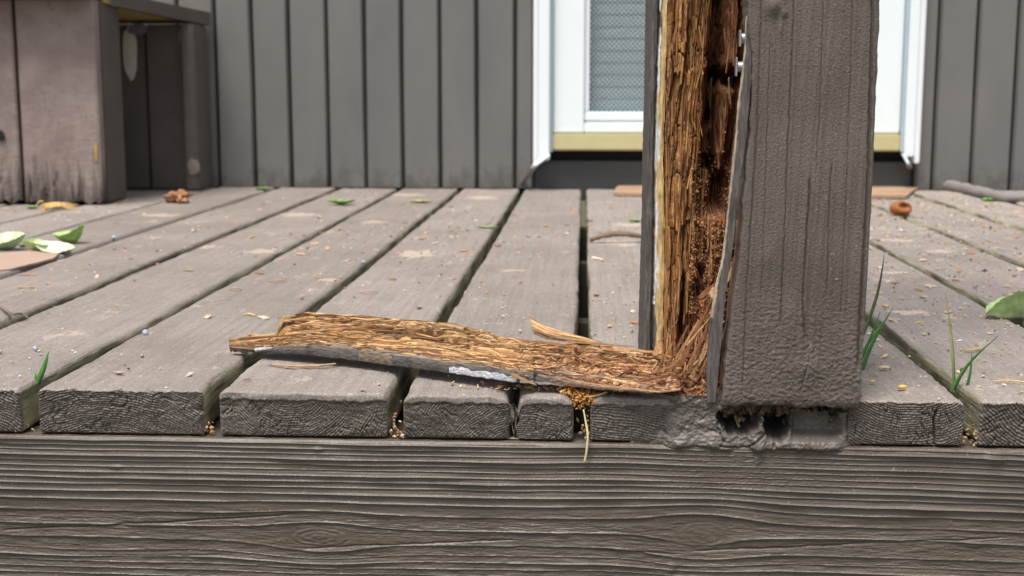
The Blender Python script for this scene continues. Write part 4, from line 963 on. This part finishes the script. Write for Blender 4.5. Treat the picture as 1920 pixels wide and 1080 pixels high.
back = P2 + np.array([.0004, .0022, -.0004]); CO = np.array([onZ(1055, 640).x, onZ(1055, 640).y, 0])
Pc = np.concatenate([P2, back[:, ::-1]], 1); cc = np.concatenate([colc, colc[:, ::-1]], 1)
chip = link('curved_splinter', make_mesh('curved_splinter', Pc - CO, gridF(nS2, 2 * nT2, wrap=True), M['rotL'], cc), None, CO)
tag(chip, 'curved fan-shaped splinter of brown wood sticking up behind the rotten slab', 'splinter')

# ------------------------------------------------------------------ plants
def blade(par, org, a, c, wd, bend, cb, ctp, n=12):
    a, c = Vector(a), Vector(c); t = (c - a); sd_ = Vector((1, .3, 0)).normalized() if abs(t.normalized().x) < .8 else Vector((.2, .5, .8)); V = []; cl = []
    for i in range(n + 1):
        f_ = i / n; p = a.lerp(c, f_) + Vector(bend) * (math.sin(f_ * math.pi) * .9); ww_ = wd * (1 - f_ ** 2.2) * .5 + .0002
        V += [p - sd_ * ww_, p + Vector((0, .0006, 0)), p + sd_ * ww_, p + Vector((0, .0011, 0))]; k = np.array(cb) * (1 - f_) + np.array(ctp) * f_; cl += [k] * 4
    F = gridF(n + 1, 4, wrap=True)
    return link('blade', make_mesh('blade', np.array([list(v) for v in V]) - np.array(org), F, M['grass'], np.array(cl)), par)
GB, GT, GR = (.07, .20, .05), (.13, .34, .08), (.16, .07, .06)
def tuft(base_uv, z, blades, label, group=None):
    o_ = onZ(*base_uv, z); e = empty('grass_tuft', o_, label=label, cat='grass', group=group)
    for (u0, v0, u1, v1, dy, wd, bx_, ct_) in blades:
        a = onY(u0, v0, o_.y); c = onY(u1, v1, o_.y + dy); blade(e, o_, a, c, wd, (bx_, 0, 0), GB, ct_)
    return e
tuft((1620, 700), -.005, [(1612, 705, 1674, 578, -.01, .0042, -.003, GT), (1608, 688, 1650, 585, .0, .003, .001, GT), (1606, 682, 1668, 590, .015, .0034, -.002, GT), (1612, 640, 1658, 478, .01, .0035, .004, GR), (1612, 620, 1626, 508, .01, .002, .001, (.05, .08, .03))], 'grass blades growing behind the right side of the post, one tipped dark red')
tuft((1790, 738), -.008, [(1789, 735, 1772, 548, .01, .0028, .002, (.42, .30, .16)), (1785, 735, 1872, 630, .0, .0046, -.006, GT), (1806, 745, 1822, 664, -.01, .003, .002, GT)], 'sparse green grass tuft with a tall dry-tipped blade in the gap right of the post')
tuft((66, 722), -.006, [(68, 722, 91, 660, .0, .0052, .001, (.10, .40, .06)), (66, 722, 67, 700, .0, .0026, 0, (.10, .40, .06))], 'short bright green grass blade in the gap at the left front of the deck')

def leaf(name, cen, L_, W_, yaw, pitch, curl, fold, c1, c2, label, seed=0, roll=0, group=None, cat='leaf'):
    n, m = 40, 18; s = np.linspace(0, 1, n)[:, None]; t = np.linspace(-1, 1, m)[None, :]
    wd = W_ * .5 * np.sin(np.clip(s, 0, 1) * math.pi) ** .75 * (1 + .05 * fbm(s * 9, t * .1, seed, 2)) + .0003
    x = (s - .5) * L_ + 0 * t; y = t * wd
    z = fold * np.abs(t) * wd + curl * L_ * (s - .5) ** 2 * 2 + .05 * W_ * fbm(s * 5, t * 2, seed + 1, 3) + .03 * W_ * np.abs(np.sin(s * 34 + np.abs(t) * 5)) * (np.abs(t) > .08)
    P = np.stack([x, y, z], -1); P = P.reshape(-1, 3) @ np.array(Euler((roll, pitch, yaw)).to_matrix()).T
    P[:, 2] -= P[:, 2].min() - .0006
    vein = np.exp(-(t / .09) ** 2) + .35 * (np.abs(np.sin(s * 17 + np.abs(t) * 2.6)) < .18)
    cl = lerp3(c1, c2, np.clip(vein * np.ones_like(s) + .5 * fbm(s * 6, t * 3, seed + 4, 3) * np.ones_like(t), 0, 1))
    bk = P.copy(); bk[:, 2] -= .0004
    V = np.concatenate([P, bk]); F = np.concatenate([gridF(n, m), gridF(n, m, n * m)[:, ::-1]])
    o = link(name, make_mesh(name, V, F, M['leaf'], np.concatenate([cl.reshape(-1, 3)] * 2)), None, cen); return tag(o, label, cat, group)
LG, LY = (.20, .36, .10), (.55, .66, .34)
leaf('leaf', onZ(1912, 598), .075, .046, R(10), 0, .15, 1.15, (.34, .50, .20), (.66, .76, .44), 'large curled pale green leaf at the right edge of the deck', 1, R(-18))
leaf('leaf', onZ(138, 458), .068, .034, R(-22), R(-14), .7, 1.1, (.26, .46, .10), (.5, .66, .22), 'bright green curled leaf, rightmost of the leaf cluster at left', 2, R(10))
leaf('leaf', onZ(105, 476), .070, .034, R(-14), R(6), .4, .6, (.60, .68, .46), (.78, .82, .64), 'pale yellowish green leaf in front of the bright leaf at left', 3, R(20))
leaf('leaf', onZ(68, 474), .048, .032, R(30), R(12), .6, 1.0, (.40, .52, .22), (.62, .70, .42), 'small pale folded leaf in the middle of the left leaf cluster', 4, R(8))
leaf('leaf', onZ(16, 470), .060, .042, R(20), R(-12), .6, 1.0, (.50, .64, .38), (.74, .80, .62), 'pale green leaf at the left edge of the photo on the deck', 5, R(15))
leaf('leaf', onZ(48, 464), .026, .016, R(70), 0, .3, .5, (.06, .20, .03), (.16, .34, .07), 'small dark green leaf tucked between the pale leaves at left', 6)
leaf('leaf', onZ(640, 384), .062, .036, R(8), 0, .3, .4, (.20, .38, .08), (.42, .56, .2), 'small bright green leaf on the deck in front of the siding', 7)
leaf('leaf', onZ(788, 380), .050, .03, R(-5), 0, .1, .2, (.42, .42, .16), (.55, .52, .25), 'yellowish dry leaf lying far back on the deck', 8)
leaf('leaf', onZ(915, 428), .042, .018, R(-12), 0, .1, .2, (.26, .36, .12), (.4, .46, .2), 'thin dull green leaf beside a gap in the middle of the deck', 9)
leaf('leaf', onZ(1192, 416), .030, .02, R(5), 0, .2, .3, (.22, .42, .10), (.4, .55, .2), 'small green leaf on the deck just left of the post', 10)
leaf('leaf', onZ(1118, 352), .06, .022, R(8), 0, .35, .5, (.22, .46, .08), (.42, .6, .2), 'narrow bright green leaf at the foot of the door', 11)
leaf('leaf', onZ(492, 358), .036, .02, R(10), 0, .3, .6, (.20, .44, .08), (.4, .58, .2), 'tiny green leaf at the foot of the siding near the bench', 12)
leaf('leaf', onZ(1852, 378), .030, .02, R(10), 0, .3, .6, (.24, .50, .1), (.4, .62, .2), 'tiny green leaf in front of the grey strip at the right', 13)
leaf('leaf', onZ(1716, 352), .034, .02, R(30), 0, .3, .6, (.24, .46, .1), (.4, .6, .2), 'tiny green sprig where the door frame meets the deck', 14)
leaf('leaf', onZ(60, 392), .022, .016, R(30), 0, .3, .6, (.16, .40, .1), (.3, .5, .2), 'tiny green leaf beside the straw at the bench foot', 15)

# ------------------------------------------------------------------ small things lying about
def berry(u, v, r, label):
    import bmesh
    bm = bmesh.new(); bmesh.ops.create_icosphere(bm, subdivisions=3, radius=r)
    for k in bm.verts: k.co *= 1 + .05 * float(n2(k.co.x / r * 1.5, k.co.y / r * 1.5 + k.co.z / r, 3))
    for f_ in bm.faces: f_.smooth = True
    me = bpy.data.meshes.new('berry'); bm.to_mesh(me); bm.free(); me.materials.append(M['bead'])
    return tag(link('berry', me, None, onZ(u, v) + Vector((0, 0, r * .96))), label, 'berry', 'small round blue berries scattered on the deck')
berry(273, 629, .0031, 'blue speckled berry on the wide plank left of the slab')
berry(67, 658, .0024, 'small grey blue berry near the grass blade at left')
berry(681, 496, .0030, 'blue berry on the edge of the plank gap in the middle of the deck')
berry(214, 449, .0034, 'blue berry on the deck right of the leaf cluster')
berry(362, 437, .0036, 'whitish blue berry far back on the deck left of centre')
berry(1612, 716, .0024, 'bright blue bead at the right foot of the post')

def wobble_stick(name, pts, rad, mat, label, cat, jit=.5, flat=.7, group=None):
    p = [onZ(u, v, z) for u, v, z in pts]; c = p[len(p) // 2].copy(); c.z = 0
    o = tube(name, [q - c for q in curve_pts(p, 7)], rad, mat, None, 7, flat=flat, jit=jit, seed=len(label)); o.location = c
    return tag(o, label, cat, group)
M['twig'] = simple('twig_bark', (.20, .145, .105), .8, .4, 200, 300, .001)
M['tan'] = simple('tan_splinter', (.42, .27, .15), .75, .35, 150, 300, .001)
wobble_stick('twig', [(1106, 450, .004), (1135, 441, .012), (1165, 438, .014), (1195, 442, .010), (1208, 447, .004)], [.004, .007, .006, .003], M['twig'], 'curved brown twig reaching across the gap just left of the post', 'twig')
wobble_stick('twig', [(0, 575, .003), (22, 588, .008), (40, 588, .007), (54, 597, .002)], [.0012, .002, .002, .001], M['twig'], 'thin bent twig at the left edge of the deck', 'twig')
wobble_stick('splinter', [(505, 683, .0015), (545, 686, .0022), (590, 686, .002), (630, 682, .003)], [.0008, .0016, .0019, .001], M['tan'], 'long thin splinter on the plank under the left end of the slab', 'splinter')
wobble_stick('splinter', [(455, 590, .001), (466, 588, .002), (478, 591, .0015)], [.0006, .0014, .0008], M['straw'], 'pale crumb-like splinter on the plank behind the slab tip', 'splinter')
wobble_stick('splinter', [(455, 713, .001), (463, 711, .002), (471, 713, .001)], [.0005, .0009, .0005], M['twig'], 'short dark splinter on the plank end under the slab', 'splinter')
wobble_stick('splinter', [(1861, 715, .001), (1890, 713, .0025), (1925, 717, .001)], [.0006, .001, .0008], M['straw'], 'thin orange splinter on the plank at the right edge', 'splinter')
wobble_stick('splinter', [(1715, 606, .001), (1726, 603, .002), (1738, 604, .001)], [.0006, .0011, .0006], M['straw'], 'short orange splinter on the plank right of the post', 'splinter')
wobble_stick('splinter', [(1808, 658, .001), (1825, 655, .003), (1845, 652, .001)], [.0008, .0014, .0006], M['straw'], 'bent straw piece behind the right grass tuft', 'splinter')
for (u, v, l_, lab) in ((52, 516, 40, 'straw sliver at the left beyond the leaf cluster'), (50, 540, 34, 'flat pale sliver on the left plank'), (520, 527, 34, 'pale sliver in the middle of the plank left of the gap'), (690, 548, 40, 'pale sliver on the plank beyond the slab'), (440, 542, 26, 'pale sliver near the second gap from left')):
    wobble_stick('sliver', [(u - l_ / 2, v, .001), (u, v - 2, .003), (u + l_ / 2, v, .001)], [.0008, .0018, .001], M['tan'], lab, 'splinter', .9, .5)
# seed
def pebble(name, u, v, rx, ry, rz, mat, label, cat, seed=1, jag=.12, yaw=0, group=None, z=0):
    import bmesh
    bm = bmesh.new(); bmesh.ops.create_icosphere(bm, subdivisions=3, radius=1)
    for k in bm.verts:
        f_ = 1 + jag * float(fbm(k.co.x * 1.6 + seed, k.co.y * 1.6 + k.co.z * 1.9, seed, 3)); k.co = Vector((k.co.x * rx * f_, k.co.y * ry * f_, k.co.z * rz * f_))
    for f_ in bm.faces: f_.smooth = jag < .3
    me = bpy.data.meshes.new(name); bm.to_mesh(me); bm.free(); me.materials.append(mat)
    o = link(name, me, None, onZ(u, v, z) + Vector((0, 0, rz * .9))); o.rotation_euler.z = yaw; return tag(o, label, cat, group)
M['seed'] = simple('yellow_seed', (.66, .46, .12), .4, .3, 200)
pebble('seed', 1692, 729, .0040, .0025, .0018, M['seed'], 'bright yellow seed on the plank end right of the post', 'seed')
pebble('seed', 1658, 691, .0048, .002, .0014, simple('pale_husk', (.6, .47, .28), .7), 'pale flat husk on the plank right of the post', 'seed', 3, .5)
pebble('seed', 1636, 717, .0022, .002, .0012, M['straw'], 'small orange brown husk close to the right foot of the post', 'seed', 4, .5)
pebble('seed', 1640, 684, .0015, .0015, .001, M['tan'], 'tiny brown husk beside the pale flat husk', 'seed', 6, .5)
pebble('seed', 38, 808, .0042, .003, .0024, M['scrap'], 'pinkish seed lying in the front gap at the left', 'seed', 5, .1, 0, None, -.0392)
# nut and dry clump
nut = pebble('nut_shell', 1688, 404, .022, .018, .015, M['nut'], 'rusty brown nut shell on the deck right of the post', 'nut shell', 11, .10)
for v_ in nut.data.vertices:      # its open mouth faces the camera
    dd = (Vector((v_.co.x / .022, v_.co.y / .018, v_.co.z / .015)) - Vector((.25, -.9, .35)).normalized()).length
    if dd < .62: v_.co.y += .016 * (1 - (dd / .62) ** 2)
pebble('dry_clump', 336, 382, .022, .02, .014, M['clump'], 'crumpled brown dry clump on the deck in front of the bench', 'dry leaf', 14, .9)
st_ = empty('straw_bundle', onZ(112, 394), label='small bundle of yellow straw at the foot of the bench leg', cat='straw')
so_ = st_.location
for k in range(14):
    u0 = random.uniform(72, 88); u1 = random.uniform(120, 155); v0 = random.uniform(383, 396); v1 = random.uniform(383, 393)
    p = [onZ(u0, v0, .004), onZ((u0 + u1) / 2, min(v0, v1) - 3, .010), onZ(u1, v1, .005)]
    q = tube('straw', [a - so_ for a in curve_pts(p, 4)], [.0013, .0018, .0008], M['straw'], st_, 5)
q = tube('straw', [onY(u, v, so_.y) - so_ for u, v in ((70, 392), (70, 382), (76, 377), (82, 378))], [.0018, .0014], M['straw'], st_, 5)
def flat_piece(name, poly, z0, th, mat, label, cat, seed=0, sub=10):
    P = [onZ(u, v, z0 + th) for u, v in poly]; out = []
    for i in range(len(P)):
        a, c = P[i], P[(i + 1) % len(P)]
        for k in range(sub):
            f_ = k / sub; q = a.lerp(c, f_); j_ = .06 * (c - a).length
            q.x += j_ * .3 * float(n2(i * 3 + f_ * 4, seed, seed)); q.y += j_ * .5 * float(n2(i * 3 + f_ * 4, seed + 5, seed)); out.append(q)
    c = sum(out, Vector()) / len(out); n = len(out)
    V = [q - Vector((c.x, c.y, 0)) for q in out]; V = V + [v - Vector((0, 0, th)) for v in V] + [Vector((0, 0, z0 + th * 1.1))]
    F = [[i, (i + 1) % n, 2 * n] for i in range(n)] + [[i + n, (i + 1) % n, i] for i in range(n)] + [[i + n, (i + 1) % n + n, (i + 1) % n] for i in range(n)]
    o = link(name, make_mesh(name, [list(v) for v in V], np.array(F), mat, None, False), None, (c.x, c.y, 0)); return tag(o, label, cat)
flat_piece('wood_scrap', [(-60, 512), (20, 504), (100, 484), (112, 474), (60, 470), (-60, 478)], .001, .003, M['scrap'], 'flat pinkish scrap of wood under the leaves at the left edge', 'wood scrap', 3)
flat_piece('loose_board', [(1150, 361), (1400, 366), (1700, 366), (1722, 350), (1650, 336), (1400, 338), (1165, 340)], .001, .007, M['mat_'], 'bare orange brown board lying in front of the door', 'board', 5)
p = [onZ(u, v, z) for u, v, z in ((1722, 342, .010), (1760, 346, .012), (1800, 352, .011), (1840, 361, .011), (1880, 369, .011), (1935, 371, .010), (2000, 372, .010))]; c = Vector((p[3].x, p[3].y, 0))
o = tube('wood_strip', [q - c for q in curve_pts(p, 8)], [.007, .016, .015, .015, .013], M['strip'], None, 10, jit=.25, flat=.85); o.location = c
tag(o, 'grey rounded strip of weathered wood lying along the foot of the siding at right', 'wood strip')
# dried orange flower cluster caught in the gap, with a straw hanging over the fascia
fc = onY(1097, 748, .004); fl = empty('dried_flower', fc, label='dried orange flower cluster caught in the front gap left of the post', cat='dried flower')
n = 260; q = RNG.normal(0, 1, (n, 3)) * np.array([.0055, .004, .0032]); q[:, 2] -= np.abs(q[:, 0]) * .1
q2 = RNG.normal(0, 1, (90, 3)) * np.array([.004, .004, .0016]) + np.array([-.013, .004, .005]); q = np.concatenate([q, q2]); n = len(q)
cc = np.array([(.55, .27, .06), (.42, .19, .06), (.62, .38, .12), (.30, .14, .07)])[RNG.integers(0, 4, n)]
o = scatter('florets', OCTV * 1.5, OCTF, q, RNG.uniform(0, 6, (n, 3)), RNG.uniform(.0008, .0022, (n, 3)), cc, M['crumb'], fl); o['kind'] = 'stuff'
tube('stem', [a - fc for a in curve_pts([onY(1105, 745, 0), onY(1130, 738, .0), onY(1152, 728, .002)], 4)], [.0012, .0007], M['straw'], fl, 5)
stw = [onY(u, v, y) for u, v, y in ((1094, 768, -.004), (1098, 790, -.006), (1102, 815, -.0095), (1100, 845, -.0105), (1096, 868, -.010))]
c = Vector(stw[-1]); o = tube('hanging_straw', [a - c for a in curve_pts(stw, 5)], [.0006, .0009, .0011, .0010], simple('pale_straw', (.62, .55, .30), .6), None, 6); o.location = c
tag(o, 'thin pale straw hanging from the gap down over the fascia board', 'straw')
# crumbs lying in the front gaps and loose over the deck
def pal(cols, n): return np.array(cols)[RNG.integers(0, len(cols), n)] * RNG.uniform(.75, 1.15, (n, 1))
P_ = []
for gu, cnt in ((385, 20), (742, 24), (1095, 16), (1822, 16), (40, 5)):
    p = onY(gu, 800, 0)
    for k in range(cnt): P_.append((p.x + random.uniform(-.0052, .0052), random.uniform(-.001, .014), -.0385 + abs(random.gauss(0, .009)) * (1 if gu != 40 else .2)))
n = len(P_); o = scatter('gap_debris', OCTV * 1.6, OCTF, np.array(P_), RNG.uniform(0, 6, (n, 3)), RNG.uniform(.0010, .0030, (n, 3)), pal([(.42, .25, .13), (.36, .17, .09), (.52, .36, .16), (.25, .13, .07), (.58, .45, .34)], n), M['crumb'])
tag(o, 'orange and tan seeds and chips caught in the front gaps between planks', 'debris', kind='stuff')
def in_plank(x, y):
    g_ = np.array(gaps); return np.min(np.abs(x[:, None] - g_[None]), 1) > .010
n = 8500; x = np.concatenate([RNG.uniform(-1.6, 1.25, n), RNG.uniform(.22, 1.1, 6500)]); y = np.concatenate([RNG.uniform(.0, 2.16, n), .06 + RNG.uniform(0, 1, 6500) ** .7 * 2.1])
cl_ = fbm(x * 3.2, y * 2.0, 801, 3) > -.10 - .3 * (x > .2); k = in_plank(x, y) & cl_ & ~((x > .05) & (x < .24) & (y < .21)); x, y = x[k], y[k]; n = len(x)
sc = np.exp(RNG.normal(-6.75, .42, n))
o = scatter('deck_crumbs', OCTV * 1.6, OCTF, np.stack([x, y, sc * .35 + .0002], -1), np.stack([RNG.normal(0, .2, n), RNG.normal(0, .2, n), RNG.uniform(0, 6, n)], -1), np.stack([sc * RNG.uniform(.8, 2.2, n), sc, sc * .7], -1),
            pal([(.66, .60, .52), (.60, .38, .18), (.52, .26, .10), (.70, .66, .60), (.45, .36, .28), (.66, .52, .30), (.08, .07, .06)], n), M['crumb'])
tag(o, 'fine pale and orange crumbs and seed husks strewn over the deck', 'debris', kind='stuff')
n = 820; x = np.concatenate([RNG.uniform(-1.5, .2, 280), RNG.uniform(.22, 1.3, 540)]); y = RNG.uniform(.25, 2.1, n) ** .8; k = in_plank(x, y); x, y = x[k], y[k]; n = len(x)
L_ = RNG.uniform(.004, .015, n)
o = scatter('deck_flakes', CUBV, BOXF, np.stack([x, y, np.full(n, .0012)], -1), np.stack([RNG.normal(0, .1, n), RNG.normal(0, .1, n), RNG.uniform(0, 6, n)], -1), np.stack([L_, L_ * RNG.uniform(.15, .6, n), np.full(n, .0014)], -1),
            pal([(.62, .45, .30), (.55, .34, .18), (.68, .58, .46), (.42, .24, .13)], n), M['crumb'])
tag(o, 'flat tan wood flakes and husks strewn farther back on the deck', 'debris', kind='stuff')
# fallen crumbs of rot around the slab
n = 260; x = RNG.normal(.03, .06, n); y = np.abs(RNG.normal(0, 1, n)) * .02 + .012; k = in_plank(x, y) & (x < .11); x, y = x[k], y[k]; n = len(x)
o = scatter('slab_crumbs', CUBV, BOXF, np.stack([x, y, np.full(n, .0008)], -1), np.stack([RNG.normal(0, .3, n), RNG.normal(0, .3, n), RNG.uniform(0, 6, n)], -1), np.stack([RNG.uniform(.001, .006, n), RNG.uniform(.0005, .0015, n), RNG.uniform(.0005, .0012, n)], -1),
            pal([(.5, .27, .14), (.38, .18, .1), (.6, .4, .22)], n), M['crumb'])
tag(o, 'reddish brown crumbs of rot fallen on the planks below the slab', 'debris', kind='stuff')
